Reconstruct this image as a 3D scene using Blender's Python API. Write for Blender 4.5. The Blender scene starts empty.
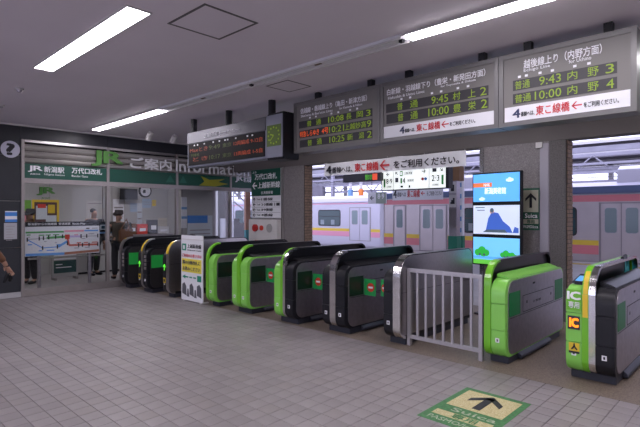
import bpy, bmesh, math, random
from mathutils import Vector
random.seed(7)
S = bpy.context.scene
COL = S.collection
R = math.radians
# ------------------------------------------------------------------ camera, sky, exposure
F, CX, CY, H, TH = 483.0, 320.0, 213.5, 1.55, R(43.6)
cam_d = bpy.data.cameras.new('camera'); cam = bpy.data.objects.new('camera', cam_d); COL.objects.link(cam)
cam.location = (0, 0, H); cam.rotation_euler = (R(90), 0, TH)
cam_d.sensor_width = 36; cam_d.lens = F / 640 * 36; cam_d.clip_start = .05; cam_d.clip_end = 300
S.camera = cam
W = bpy.data.worlds.new('overcast_sky'); S.world = W; W.use_nodes = True
wn = W.node_tree.nodes['Background']
wn.inputs[0].default_value = (.72, .73, 1.0, 1); wn.inputs[1].default_value = 2.6
S.view_settings.view_transform = 'Standard'; S.view_settings.look = 'None'
S.view_settings.gamma = 1; S.view_settings.use_curve_mapping = False
S.view_settings.exposure = 0.12
LAMP = 27.0            # radiance of the lit fluorescent tubes

# ------------------------------------------------------------------ surveying helpers (metres from a sight line)
def ray(u, v):
    a, b = (u - CX) / F, (CY - v) / F
    return (-math.sin(TH) + a * math.cos(TH), math.cos(TH) + a * math.sin(TH), b)
def PY(u, v, Y):
    r = ray(u, v); t = Y / r[1]; return r[0] * t, H + r[2] * t
def PX(u, v, X):
    r = ray(u, v); t = X / r[0]; return r[1] * t, H + r[2] * t
# ------------------------------------------------------------------ materials
MATS = {}
def mat(name, col, rough=.5, metal=0., emit=0., noise=.0, scale=8., bump=0., spec=.5, coat=0.):
    if name in MATS: return MATS[name]
    m = bpy.data.materials.new(name); m.use_nodes = True
    nt = m.node_tree; b = nt.nodes['Principled BSDF']
    c = (*col, 1)
    b.inputs['Base Color'].default_value = c
    b.inputs['Roughness'].default_value = rough; b.inputs['Metallic'].default_value = metal
    b.inputs['Specular IOR Level'].default_value = spec
    if coat: b.inputs['Coat Weight'].default_value = coat; b.inputs['Coat Roughness'].default_value = .08
    if emit:
        b.inputs['Emission Color'].default_value = c; b.inputs['Emission Strength'].default_value = emit
    if noise or bump:
        tc = nt.nodes.new('ShaderNodeTexCoord'); n = nt.nodes.new('ShaderNodeTexNoise')
        n.inputs['Scale'].default_value = scale; n.inputs['Detail'].default_value = 5
        nt.links.new(tc.outputs['Object'], n.inputs['Vector'])
        if noise:
            r = nt.nodes.new('ShaderNodeValToRGB')
            r.color_ramp.elements[0].position = .3; r.color_ramp.elements[1].position = .7
            r.color_ramp.elements[0].color = (*[x * (1 - noise) for x in col], 1)
            r.color_ramp.elements[1].color = (*[min(1, x * (1 + noise)) for x in col], 1)
            nt.links.new(n.outputs['Fac'], r.inputs['Fac']); nt.links.new(r.outputs['Color'], b.inputs['Base Color'])
        if bump:
            bp = nt.nodes.new('ShaderNodeBump'); bp.inputs['Strength'].default_value = bump
            bp.inputs['Distance'].default_value = .01
            nt.links.new(n.outputs['Fac'], bp.inputs['Height']); nt.links.new(bp.outputs['Normal'], b.inputs['Normal'])
    MATS[name] = m; return m
def glass(name, tint=(.96, .97, .98), refl=.12):
    m = bpy.data.materials.new(name); m.use_nodes = True; nt = m.node_tree
    nt.nodes.remove(nt.nodes['Principled BSDF']); out = nt.nodes['Material Output']
    t = nt.nodes.new('ShaderNodeBsdfTransparent'); t.inputs[0].default_value = (*tint, 1)
    g = nt.nodes.new('ShaderNodeBsdfGlossy'); g.inputs['Roughness'].default_value = .03
    lw = nt.nodes.new('ShaderNodeFresnel'); lw.inputs[0].default_value = 1.25
    mx = nt.nodes.new('ShaderNodeMixShader')
    nt.links.new(lw.outputs[0], mx.inputs[0]); nt.links.new(t.outputs[0], mx.inputs[1]); nt.links.new(g.outputs[0], mx.inputs[2])
    nt.links.new(mx.outputs[0], out.inputs[0]); MATS[name] = m; return m
def speckle(name, cols, scale, rough=.5):
    m = bpy.data.materials.new(name); m.use_nodes = True; nt = m.node_tree; b = nt.nodes['Principled BSDF']
    tc = nt.nodes.new('ShaderNodeTexCoord'); v = nt.nodes.new('ShaderNodeTexVoronoi'); v.inputs['Scale'].default_value = scale
    r = nt.nodes.new('ShaderNodeValToRGB'); r.color_ramp.elements[0].color = (*cols[0], 1); r.color_ramp.elements[1].color = (*cols[-1], 1)
    for i, c in enumerate(cols[1:-1]):
        e = r.color_ramp.elements.new((i + 1) / (len(cols) - 1)); e.color = (*c, 1)
    sp = nt.nodes.new('ShaderNodeSeparateColor')
    nt.links.new(tc.outputs['Object'], v.inputs['Vector']); nt.links.new(v.outputs['Color'], sp.inputs[0])
    nt.links.new(sp.outputs[0], r.inputs['Fac']); nt.links.new(r.outputs['Color'], b.inputs['Base Color'])
    b.inputs['Roughness'].default_value = rough; MATS[name] = m; return m

M_ceil = mat('ceiling_paint', (.72, .67, .73), .75, noise=.04, scale=.8)
M_tile = mat('floor_tile', (.225, .203, .208), .42, noise=.10, scale=3.0, bump=.02)
M_grout = mat('tile_grout', (.075, .066, .068), .8)
M_aggr = speckle('exposed_aggregate', [(.075, .058, .045), (.20, .155, .12), (.13, .10, .08), (.23, .19, .155)], 130, .5)
M_slate = mat('dark_slate', (.020, .022, .030), .42, noise=.15, scale=3)
M_stone = speckle('granite_wall', [(.15, .135, .14), (.22, .20, .205), (.185, .168, .172), (.28, .255, .26)], 90, .45)
M_beam = mat('beam_paint', (.125, .11, .108), .6, noise=.06, scale=2)
M_brick = mat('brick_red', (.22, .145, .10), .7, noise=.3, scale=14)
M_mortar = mat('mortar', (.05, .045, .04), .9)
M_steel = mat('brushed_steel', (.46, .44, .45), .28, 1., noise=.06, scale=30)
M_steel_d = mat('steel_side', (.46, .43, .47), .38, 1., noise=.10, scale=18)
M_chrome = mat('chrome', (.75, .74, .74), .14, 1.)
M_alu = mat('aluminium_frame', (.34, .31, .31), .4, .6, noise=.05, scale=10)
M_black = mat('black_gloss', (.008, .008, .010), .28, spec=.35)
M_blackm = mat('black_matt', (.011, .011, .015), .42, spec=.3)
M_navy = mat('plinth_navy', (.022, .024, .038), .45)
M_green = mat('gate_green', (.22, .58, .09), .32, coat=.3)
M_green2 = mat('gate_green_bright', (.15, .47, .02), .3, coat=.3)
M_gglass = mat('green_acrylic_dark', (.006, .020, .012), .3)
M_gglassb = mat('green_acrylic', (.010, .15, .045), .35, spec=.3)
M_gpan = mat('green_window_glow', (.015, .22, .04), .3, emit=.25)  # emission stands for a gate window reflecting green
M_flap = mat('flap_green', (.02, .33, .08), .3)
M_red = mat('sign_red', (.62, .05, .03), .4)
M_white = mat('sign_white', (.78, .78, .82), .45)
M_whitem = mat('white_paint', (.62, .60, .60), .5, noise=.05, scale=5)
M_dgreen = mat('sign_green', (.003, .075, .050), .4)
M_jr = mat('letter_green', (.085, .25, .05), .4)
M_text = mat('letter_black', (.012, .012, .02), .5)
M_textw = mat('letter_white', (.88, .88, .92), .5)
M_textr = mat('letter_red', (.62, .04, .05), .5)
M_yellow = mat('sign_yellow', (.72, .50, .03), .45)
M_orange = mat('sign_orange', (.80, .22, .04), .45)
M_lamp = mat('fluorescent_tube', (.985, .93, 1.), .5, emit=LAMP)
M_board = mat('board_face', (.18, .17, .163), .5)
M_boardf = mat('board_frame', (.17, .165, .165), .4, .3)
M_ledbg = mat('led_background', (.035, .032, .038), .5)
M_ledg = mat('led_green', (.20, .30, .015), .5, emit=.38)
M_ledo = mat('led_orange', (1.0, .13, .02), .5, emit=.32)
M_ledod = mat('led_orange_dim', (.45, .06, .015), .5, emit=.22)
M_ledd = mat('led_red_dim', (.30, .05, .02), .5, emit=.10)
M_ledgd = mat('led_green_dim', (.06, .09, .012), .5, emit=.10)
M_lightbox = mat('lightbox_white', (.86, .90, .84), .5, emit=.75)
M_tact = speckle('marking_gravel', [(.34, .28, .12), (.52, .45, .24), (.42, .36, .17), (.62, .56, .36)], 160, .6)
M_mark = mat('marking_green', (.045, .17, .055), .6, noise=.25, scale=30)
M_train = mat('train_steel', (.54, .48, .50), .38, .35, noise=.03, scale=3)
M_trainw = mat('train_white', (.60, .58, .68), .4, .2)
M_pink = mat('stripe_pink', (.72, .22, .26), .45)
M_pinkl = mat('stripe_pink_light', (.85, .36, .50), .45)
M_sty = mat('stripe_yellow', (.85, .60, .06), .45)
M_teal = mat('train_window', (.035, .075, .085), .18)
M_teal2 = mat('door_glass', (.20, .27, .29), .2)
M_dfr = mat('door_frame_grey', (.32, .29, .31), .5)
M_seat = mat('rubber_seal', (.03, .03, .035), .6)
M_blue = mat('roof_edge_shade', (.09, .12, .22), .4)  # gutter colour painted as the shadow along the roof edge
M_conc = mat('platform_concrete', (.42, .41, .43), .55, noise=.12, scale=2)
M_roofd = mat('canopy_dark', (.16, .15, .18), .7, noise=.1, scale=2)
M_roofw = mat('canopy_white_steel', (.62, .60, .64), .5, noise=.04, scale=3)
M_ball = mat('ballast', (.12, .11, .10), .9, noise=.4, scale=30)
M_skin = mat('skin', (.42, .24, .17), .55)
M_hair = mat('hair_dark', (.012, .010, .010), .5)
M_suit = mat('dark_suit', (.018, .018, .024), .7)
M_brown = mat('brown_leather', (.17, .075, .035), .5)
M_coat = mat('olive_coat', (.07, .06, .045), .75)
M_offw = mat('office_wall', (.42, .41, .40), .6, noise=.04, scale=2)
M_offf = mat('office_floor', (.30, .28, .28), .4)
M_glass = glass('window_glass')

# ------------------------------------------------------------------ mesh helpers
class MB:
    def __init__(s): s.v = []; s.f = []
    def box(s, x0, x1, y0, y1, z0, z1):
        b = len(s.v)
        s.v += [(x0,y0,z0),(x1,y0,z0),(x1,y1,z0),(x0,y1,z0),(x0,y0,z1),(x1,y0,z1),(x1,y1,z1),(x0,y1,z1)]
        s.f += [tuple(b+i for i in q) for q in ((0,3,2,1),(4,5,6,7),(0,1,5,4),(1,2,6,5),(2,3,7,6),(3,0,4,7))]
        return s
    def prism(s, pts, a, b, axis='x'):
        n = len(pts); o = len(s.v)
        def mk(p, t):
            if axis == 'x': return (t, p[0], p[1])
            if axis == 'y': return (p[0], t, p[1])
            return (p[0], p[1], t)
        s.v += [mk(p, a) for p in pts] + [mk(p, b) for p in pts]
        s.f.append(tuple(o+i for i in range(n-1, -1, -1))); s.f.append(tuple(o+n+i for i in range(n)))
        for i in range(n):
            j = (i+1) % n; s.f.append((o+i, o+j, o+n+j, o+n+i))
        return s
    def ring(s, po, pi, a, b, axis='x'):
        n = len(po); o = len(s.v)
        mk = (lambda p, t: (t, p[0], p[1])) if axis == 'x' else ((lambda p, t: (p[0], t, p[1])) if axis == 'y' else (lambda p, t: (p[0], p[1], t)))
        for P, t in ((po, a), (pi, a), (po, b), (pi, b)): s.v += [mk(p, t) for p in P]
        for i in range(n):
            j = (i+1) % n; A, B, C, D = o, o+n, o+2*n, o+3*n
            s.f += [(A+i, A+j, B+j, B+i), (C+j, C+i, D+i, D+j), (A+j, A+i, C+i, C+j), (B+i, B+j, D+j, D+i)]
        return s
    def cyl(s, p0, p1, r, n=12, r1=None):
        p0, p1 = Vector(p0), Vector(p1); r1 = r if r1 is None else r1
        d = (p1-p0).normalized(); u = d.orthogonal().normalized(); w = d.cross(u); o = len(s.v)
        for p, q in ((p0, r), (p1, r1)):
            for i in range(n):
                t = 2*math.pi*i/n; s.v.append(tuple(p + (u*math.cos(t)+w*math.sin(t))*q))
        for i in range(n):
            j = (i+1) % n; s.f.append((o+i, o+j, o+n+j, o+n+i))
        s.f += [tuple(o+i for i in range(n-1,-1,-1)), tuple(o+n+i for i in range(n))]
        return s
    def quad(s, *p):
        o = len(s.v); s.v += list(p); s.f.append(tuple(range(o, o+len(p)))); return s
    def build(s, name, m, parent=None, bevel=0., smooth=False, seg=2):
        me = bpy.data.meshes.new(name)
        off = parent_off(parent)
        me.from_pydata([(x-off[0], y-off[1], z-off[2]) for x, y, z in s.v], [], s.f)
        bm = bmesh.new(); bm.from_mesh(me); bmesh.ops.recalc_face_normals(bm, faces=bm.faces)
        if bevel:
            es = [e for e in bm.edges if len(e.link_faces) == 2 and e.calc_face_angle(0) > R(35)]
            bmesh.ops.bevel(bm, geom=es, offset=bevel, segments=seg, affect='EDGES', clamp_overlap=True)
        bm.to_mesh(me); bm.free()
        if smooth or bevel:
            for p in me.polygons: p.use_smooth = True
            try: me.set_sharp_from_angle(angle=R(30))
            except Exception: pass
        me.materials.append(m)
        o = bpy.data.objects.new(name, me); COL.objects.link(o)
        if parent: o.parent = parent
        return o
ORG = {}
def parent_off(p):
    off = [0., 0., 0.]
    while p is not None:
        for i in range(3): off[i] += p.location[i]
        p = p.parent
    return off
def box(name, m, parent, x0, x1, y0, y1, z0, z1, bevel=0.): return MB().box(x0,x1,y0,y1,z0,z1).build(name, m, parent, bevel)
def cyl(name, m, parent, p0, p1, r, n=12, r1=None): return MB().cyl(p0,p1,r,n,r1).build(name, m, parent, smooth=True)
def tag(o, label, cat, group=None, kind=None):
    o['label'] = label; o['category'] = cat
    if group: o['group'] = group
    if kind: o['kind'] = kind
    return o
def thing(name, label, cat, loc=(0,0,0), group=None, kind=None):
    o = bpy.data.objects.new(name, None); COL.objects.link(o); o.location = loc; o.empty_display_size = .1
    return tag(o, label, cat, group, kind)
def rrect(y0, y1, z0, z1, ft, fb, rt, rb, n=7):
    """rounded rectangle; radii at front-top, front-bottom, rear-top, rear-bottom; counter-clockwise from front-bottom"""
    P = []
    for cx, cz, r, a0 in ((y0+fb, z0+fb, fb, 180), (y1-rb, z0+rb, rb, 270), (y1-rt, z1-rt, rt, 0), (y0+ft, z1-ft, ft, 90)):
        for i in range(n+1):
            t = R(a0 + 90*i/n); P.append((cx+r*math.cos(t), cz+r*math.sin(t)))
    return P
def clip(P, ax, val, keep_less):
    out = []; n = len(P)
    ins = lambda p: (p[ax] <= val) if keep_less else (p[ax] >= val)
    for i in range(n):
        a, b = P[i], P[(i+1) % n]
        if ins(a): out.append(a)
        if ins(a) != ins(b):
            t = (val-a[ax])/(b[ax]-a[ax]); out.append((a[0]+t*(b[0]-a[0]), a[1]+t*(b[1]-a[1])))
    return out
# ---- lettering, converted to real meshes in one go at the end
TQ = []
def text(body, plane, at, a0, a1, b0, b1, m, parent, bold=.0, name='lettering', depth=.004):
    TQ.append((body, plane, at, a0, a1, b0, b1, m, parent, bold, name, depth))
def tY(body, Y, u0, vt, vb, u1, m, parent, bold=.0, name='lettering'):
    """lettering on a plane facing -Y: left end at sight column u0 between rows vt, vb; right end at column u1"""
    x0, zt = PY(u0, vt, Y); _, zb = PY(u0, vb, Y); x1, _ = PY(u1, vt, Y)
    text(body, 'Y', Y, x0, x1, zb, zt, m, parent, bold, name)
def tX(body, X, u0, vt, vb, u1, m, parent, bold=.0, name='lettering'):
    y0, zt = PX(u0, vt, X); _, zb = PX(u0, vb, X); y1, _ = PX(u1, vt, X)
    text(body, 'X', X, y0, y1, zb, zt, m, parent, bold, name)
def split_words():
    out = []
    for q in TQ:
        if not (q[10] == 'letter' or q[0] in ('JR', 'IC')): out.append(q); continue
        cs = [c for c in q[0]]; ws = []
        for c in cs:
            cu = bpy.data.curves.new('t', 'FONT'); cu.body = c; cu.size = 1
            o = bpy.data.objects.new('t', cu); COL.objects.link(o); bpy.context.view_layer.update()
            bb = [Vector(v) for v in o.bound_box]; ws.append((min(v.x for v in bb), max(v.x for v in bb), min(v.y for v in bb), max(v.y for v in bb)))
            bpy.data.objects.remove(o); bpy.data.curves.remove(cu)
        gap = .09; tot = sum(w[1]-w[0] for w in ws) + gap*(len(ws)-1); lo = min(w[2] for w in ws); hi = max(w[3] for w in ws); x = 0
        for c, w in zip(cs, ws):
            f = lambda a: q[3] + a/tot*(q[4]-q[3]); g_ = lambda b: q[5] + (b-lo)/(hi-lo)*(q[6]-q[5])
            out.append((c, q[1], q[2], f(x), f(x+w[1]-w[0]), g_(w[2]), g_(w[3]), *q[7:])); x += w[1]-w[0]+gap
    TQ[:] = out
def flush_text():
    split_words(); obs = []
    for q in TQ:
        cu = bpy.data.curves.new('t', 'FONT'); cu.body = q[0]; cu.size = 1; cu.resolution_u = 2; cu.extrude = .02
        o = bpy.data.objects.new('t', cu); COL.objects.link(o); obs.append(o)
    bpy.context.view_layer.update(); dg = bpy.context.evaluated_depsgraph_get()
    for q, o in zip(TQ, obs):
        body, plane, at, a0, a1, b0, b1, m, parent, bold, name, depth = q
        me = bpy.data.meshes.new_from_object(o.evaluated_get(dg)); me.name = name
        if not len(me.vertices): continue
        xs = [v.co.x for v in me.vertices]; ys = [v.co.y for v in me.vertices]
        x0, x1, y0, y1 = min(xs), max(xs), min(ys), max(ys); off = parent_off(parent)
        for v in me.vertices:
            a = a0 + (v.co.x-x0)/max(1e-6, x1-x0)*(a1-a0); b = b0 + (v.co.y-y0)/max(1e-6, y1-y0)*(b1-b0)
            d = depth*(1 if v.co.z > 0 else .1)
            p = (a, at-d, b) if plane == 'Y' else ((at+d, a, b) if plane == 'X' else (a, b, at+d))
            v.co = (p[0]-off[0], p[1]-off[1], p[2]-off[2])
        if bold:                                   # heavier strokes: the same glyphs laid over with small offsets
            ka, kb = (a1-a0)/max(1e-6, x1-x0), (b1-b0)/max(1e-6, y1-y0); V = [v.co.copy() for v in me.vertices]; Fc = [tuple(p.vertices) for p in me.polygons]
            VV, FF = [], []
            for kk, (sa, sb) in enumerate(((-1,-1),(1,-1),(-1,1),(1,1))):
                da, db = sa*bold*.5*ka, sb*bold*.5*kb; d3 = Vector((da, 0, db)) if plane == 'Y' else (Vector((0, da, db)) if plane == 'X' else Vector((da, db, 0)))
                d3 += {'Y': Vector((0,-1,0)), 'X': Vector((1,0,0)), 'Z': Vector((0,0,1))}[plane]*(.0004*kk if plane != 'Z' else .0002*kk)
                n0 = len(VV); VV += [c+d3 for c in V]; FF += [tuple(n0+i for i in f) for f in Fc]
            m2 = bpy.data.meshes.new(name); m2.from_pydata(VV, [], FF); bpy.data.meshes.remove(me); me = m2
        me.materials.clear(); me.materials.append(m)
        n = bpy.data.objects.new(name, me); COL.objects.link(n)
        if parent: n.parent = parent
    for o in obs:
        cu = o.data; bpy.data.objects.remove(o); bpy.data.curves.remove(cu)
# plates: a thin rectangular panel on a plane
def plate(name, m, parent, plane, at, a0, a1, b0, b1, t=.004):
    if plane == 'Y': return box(name, m, parent, a0, a1, at-t, at, b0, b1)
    if plane == 'X': return box(name, m, parent, at, at+t, a0, a1, b0, b1)
    return box(name, m, parent, a0, a1, b0, b1, at, at+t)
def disc(name, m, parent, plane, at, a, b, r, t=.004, n=20):
    if plane == 'Y': return cyl(name, m, parent, (a, at, b), (a, at-t, b), r, n)
    if plane == 'X': return cyl(name, m, parent, (at, a, b), (at+t, a, b), r, n)
    return cyl(name, m, parent, (a, b, at), (a, b, at+t), r, n)
def poly(name, m, parent, plane, at, pts, t=.004):
    mb = MB()
    if plane == 'Y': mb.prism(pts, at-t, at, 'y')
    elif plane == 'X': mb.prism(pts, at, at+t, 'x')
    else: mb.prism(pts, at, at+t, 'z')
    return mb.build(name, m, parent)
def arrow_pts(cx, cz, L, ang, w=.16, head=.34):
    """arrow with open V head; pointing along ang (deg), returned as a shaft quad and a chevron"""
    c, s_ = math.cos(R(ang)), math.sin(R(ang)); T = lambda x, y: (cx + x*c - y*s_, cz + x*s_ + y*c)
    h = L/2; k = head*L; t = w*L
    shaft = [T(-h, -t/2), T(h-t*.6, -t/2), T(h-t*.6, t/2), T(-h, t/2)]
    chev = [T(h, 0), T(h-k, k), T(h-k-t*1.1, k), T(h-t*1.2, 0), T(h-k-t*1.1, -k), T(h-k, -k)]
    return shaft, chev
def arrow(name, m, parent, plane, at, cx, cz, L, ang, w=.16, head=.34, t=.004):
    sh, ch = arrow_pts(cx, cz, L, ang, w, head); mb = MB()
    up = [ch[0], ch[1], ch[2], ch[3]]; dn = [ch[0], ch[3], ch[4], ch[5]]
    for P in (sh, up, dn):
        if plane == 'Y': mb.prism(P, at-t, at, 'y')
        elif plane == 'X': mb.prism(P, at, at+t, 'x')
        else: mb.prism(P, at, at+t, 'z')
    return mb.build(name, m, parent)

ZC = 3.2      # ceiling height
XO = -10.2    # plane of the office front
YW = 7.43     # plane of the platform-side wall
# ================================================================== THE SETTING
st = lambda n, l, c='wall': thing(n, l, c, kind='structure')
fl = st('floor', 'grey square-tiled concourse floor with brown aggregate strip under the gates', 'floor')
TP, TX0, TY1 = .146, -1.11, 4.614
box('screed', M_grout, fl, -13.6, 5, -5, TY1, -.10, -.005)
box('aggregate_strip', M_aggr, fl, -10.2, 5, TY1, 7.72, -.10, 0)
nx0, nx1 = math.ceil((XO - TX0)/TP), int((3.0 - TX0)/TP); ny = int((TY1 + 2.5)/TP)
tiles = []
for j in range(ny):
    for i in range(nx0, nx1):
        x0, y1 = TX0 + i*TP, TY1 - j*TP; cx, cy = x0+TP/2, y1-TP/2
        dpt = -math.sin(TH)*cx + math.cos(TH)*cy; lat = math.cos(TH)*cx + math.sin(TH)*cy
        vis = dpt > .5 and abs(F*lat/dpt) < 325 and F*H/dpt < 218
        hid = -2.0 < cx < -1.48 and 3.2 < cy < 4.0
        tiles.append((dpt if vis and not hid else 1e3+abs(dpt), x0, y1))
tiles.sort()
g = .0022; b_ = .0018
tm = MB(); hw = TP/2-g
tm.v = [(-hw,-hw,-.006),(hw,-hw,-.006),(hw,hw,-.006),(-hw,hw,-.006),(-hw,-hw,-b_),(hw,-hw,-b_),(hw,hw,-b_),(-hw,hw,-b_)] + [(sx*(hw-b_),sy*(hw-b_),0) for sx,sy in ((-1,-1),(1,-1),(1,1),(-1,1))]
tm.f = [(0,1,5,4),(1,2,6,5),(2,3,7,6),(3,0,4,7),(4,5,9,8),(5,6,10,9),(6,7,11,10),(7,4,8,11),(8,9,10,11)]
tv, tf = list(tm.v), list(tm.f)
M_tiles = [M_tile] + [mat('floor_tile_%d' % k, c, .42, noise=.10, scale=3., bump=.02) for k, c in enumerate(((.205,.185,.19),(.24,.216,.222),(.218,.194,.194)))]
protos = []
for k, m in enumerate(M_tiles):
    me = bpy.data.meshes.new('floor_tile'); me.from_pydata(tv, [], tf); me.materials.append(m); protos.append(me)
for n, (d, x0, y1) in enumerate(tiles[:300]):
    o = bpy.data.objects.new('floor_tile', protos[random.choice((0,0,0,1,2,3))]); COL.objects.link(o); o.parent = fl
    o.location = (x0+TP/2, y1-TP/2, 0)
vv, ff, mi = [], [], []
for d, x0, y1 in tiles[300:]:
    b = len(vv); cx, cy = x0+TP/2, y1-TP/2
    vv += [(x+cx, y+cy, z) for x, y, z in tv]; ff += [tuple(b+i for i in q) for q in tf]; k = random.choice((0,0,0,1,2,3)); mi += [k]*len(tf)
me = bpy.data.meshes.new('floor_tiling'); me.from_pydata(vv, [], ff)
for m in M_tiles: me.materials.append(m)
me.polygons.foreach_set('material_index', mi)
o = bpy.data.objects.new('floor_tiling', me); COL.objects.link(o); o.parent = fl; o['kind'] = 'stuff'
box('plain_floor', M_tile, fl, XO, 5, -5, -2.5, -.01, 0); box('plain_floor', M_tile, fl, 3.0, 5, -2.5, TY1, -.01, 0)

ce = st('ceiling', 'plain lilac-grey painted concourse ceiling', 'ceiling')
box('ceiling_slab', M_ceil, ce, XO-.05, 5, -5, YW+.26, ZC, ZC+.15)
M_hatch = mat('hatch_frame', (.10, .095, .10), .5)
for nm, (x0, x1, y0, y1) in (('a', (-3.85,-3.27,2.12,2.66)), ('b', (-4.82,-4.40,4.04,4.46))):
    h = thing('ceiling_hatch', 'large square access hatch in the ceiling nearest the recessed lamp' if nm == 'a' else 'small square access hatch in the ceiling above the departure boards', 'hatch', ((x0+x1)/2,(y0+y1)/2,ZC), 'ceiling hatches')
    w = .022 if nm == 'a' else .016
    MB().ring([(x0,y0),(x1,y0),(x1,y1),(x0,y1)], [(x0+w,y0+w),(x1-w,y0+w),(x1-w,y1-w),(x0+w,y1-w)], ZC-.004, ZC, 'z').build('hatch_frame', M_hatch, h)
    box('hatch_panel', M_ceil, h, x0+w, x1-w, y0+w, y1-w, ZC-.002, ZC)
# side/back walls of the hall (behind the camera and to the right)
wb = st('wall_back', 'plain rear wall of the concourse'); M_wallp = mat('wall_paint', (.34, .32, .32), .6, noise=.04, scale=1)
for x0, x1 in ((XO, -9.4), (-5.4, -4.9), (-.9, 5)): box('wall_panel', M_wallp, wb, x0, x1, -5.1, -5, 0, ZC)  # gaps form an unseen entrance, added to let bluish daylight in
box('added_entrance_lintel', M_wallp, wb, XO, 5, -5.1, -5, 2.7, ZC)
so = st('floor_street', 'pale paving outside the rear entrance', 'ground'); box('paving', M_conc, so, -20, 12, -16, -5, -.08, -.012)
wr = st('wall_right', 'plain right wall of the concourse'); box('wall_panel', M_wallp, wr, 5, 5.1, -5, YW, 0, ZC)

# ---- wall towards the platform: lintel beam and piers with brick reveals
wf = st('wall_front', 'grey stone piers and lintel between the concourse and the platform')
ZB = 2.61; YB = YW+.26
box('lintel', M_beam, wf, XO-.2, 5, YW, YB, ZB, ZC+.1, .008)
def reveal(x, side, name='brick_reveal'):
    """brickwork on the +X cheek of a pier"""
    mb = MB(); z = 0.0; k = 0
    while z < ZB-.01:
        z1 = min(ZB, z+.062)
        ys = [YW+.02, YW+.02+.14, YB] if k % 2 == 0 else [YW+.02, YW+.02+.075, YB]
        for a, b in zip(ys[:-1], ys[1:]):
            mb.box(x, x+.018+random.uniform(-.003,.003), a+.005, b-.005, z+.005, z1-.005)
        z = z1; k += 1
    o = mb.build(name, M_brick, wf); o['kind'] = 'stuff'
    box('mortar_bed', M_mortar, wf, x-.005, x+.008, YW+.012, YB, 0, ZB)
for x0, x1 in ((-9.40, -7.57), (-3.49, -2.22), (1.6, 5.0)):
    box('pier', M_stone, wf, x0, x1, YW, YB, 0, ZB, .006); reveal(x1, 1)
box('stone_cladding', mat('granite_less_lit', (.10, .09, .09), .5, noise=.35, scale=60), wf, -2.44, -2.22, YW-.015, YW, 0, ZB)  # darker tone painted for a pier plane that is lit less
M_fguard = mat('guard_steel', (.34, .32, .36), .5, .5)
box('corner_guard', M_steel, wf, -8.27, -8.21, YW-.012, YW, 0, ZB)
box('corner_guard', M_fguard, wf, -2.57, -2.44, YW-.03, YW, 0, 2.58, .01)
box('corner_guard', M_chrome, wf, -3.51, -3.44, YW-.02, YW, 0, ZB, .008)
box('conduit_bracket', M_whitem, wf, -2.62, -2.53, YW-.05, YW-.03, 2.52, 2.60)

# ---- office front on the left
wl = st('wall_left', 'dark slate wall with the glazed aluminium front of the ticket office')
MU = [2.69, 4.26, 5.86, 7.38, 8.25]; mw = .055
Ys = [-5., -2.0, 1.10, MU[0]-mw/2]
for a, b in zip(Ys[:-1], Ys[1:]):
    for z0, z1 in ((.10, .92), (.925, 1.78), (1.785, 2.62), (2.625, ZC)):
        box('slate_panel', M_slate, wl, XO-.10, XO, a+.002, b-.002, z0, z1-.003)
box('plinth_skirting', M_conc, wl, XO-.10, XO+.01, -5, MU[0]-mw/2, 0, .10)
yy = [MU[0]-mw/2, MU[1], MU[2], MU[3], 9.0]
for a, b in zip(yy[:-1], yy[1:]): box('slate_panel', M_slate, wl, XO-.10, XO, a+.002, b-.002, 2.93, ZC)
box('ceiling_trim', M_whitem, wl, XO, XO+.03, -5, YW, ZC-.03, ZC)
for i, y in enumerate(MU):
    box('mullion', M_alu, wl, XO-.06, XO+.03, y-mw/2, y+mw/2, 0, 2.93, .004)
for a, b in zip(MU[:-1], MU[1:]):
    a, b = a+mw/2, b-mw/2
    box('transom', M_alu, wl, XO-.05, XO+.025, a, b, 2.12, 2.21)
    box('transom', M_alu, wl, XO-.05, XO+.025, a, b, .06, .13)
    box('sill', M_alu, wl, XO-.06, XO+.02, a, b, 0, .06)
    box('head_rail', M_steel, wl, XO-.05, XO+.03, a, b, 2.885, 2.93)
    box('louvre_back', M_blackm, wl, XO-.07, XO-.05, a, b, 2.49, 2.885)
    for k in range(3):
        z = 2.52+k*.125
        MB().prism([(XO-.05, z-.02), (XO-.02, z-.035), (XO+.02, z), (XO+.03, z+.04), (XO+.01, z+.075), (XO-.05, z+.085)], a, b, 'y').build('louvre_slat', mat('louvre_steel', (.50, .475, .46), .34, .7), wl, smooth=True)
    box('pane', M_glass, wl, XO-.012, XO-.006, a, b, .13, 2.12)
    box('pane', M_glass, wl, XO-.012, XO-.006, a, b, 2.21, 2.49)

# ---- office interior
oi = st('wall_office', 'pale interior of the ticket office behind the glass')
box('back_wall', M_offw, oi, -13.7, -13.6, 1.0, 7.6, 0, 2.75)
box('end_wall', M_offw, oi, -13.6, XO-.1, .9, 1.0, 0, 2.75)
box('wall_return', M_offw, oi, -13.6, -12.3, 7.5, 7.6, 0, 2.75)
box('office_ceiling', M_offw, oi, -13.7, XO-.1, .9, 9.0, 2.75, 2.85)
box('office_floor', M_offf, oi, -13.7, XO-.05, .9, TY1, -.05, -.001); box('office_floor', M_offf, oi, -13.7, XO-.05, TY1, 9.0, -.05, -.001)
for y in (2.6, 4.2, 5.8): box('wall_joint', M_alu, oi, -13.6, -13.595, y-.006, y+.006, 0, 2.75)
box('tactile_line', mat('tactile_yellow', (.50, .36, .03), .6), oi, -10.95, -10.80, 1.2, 7.4, -.001, .006)

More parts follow.
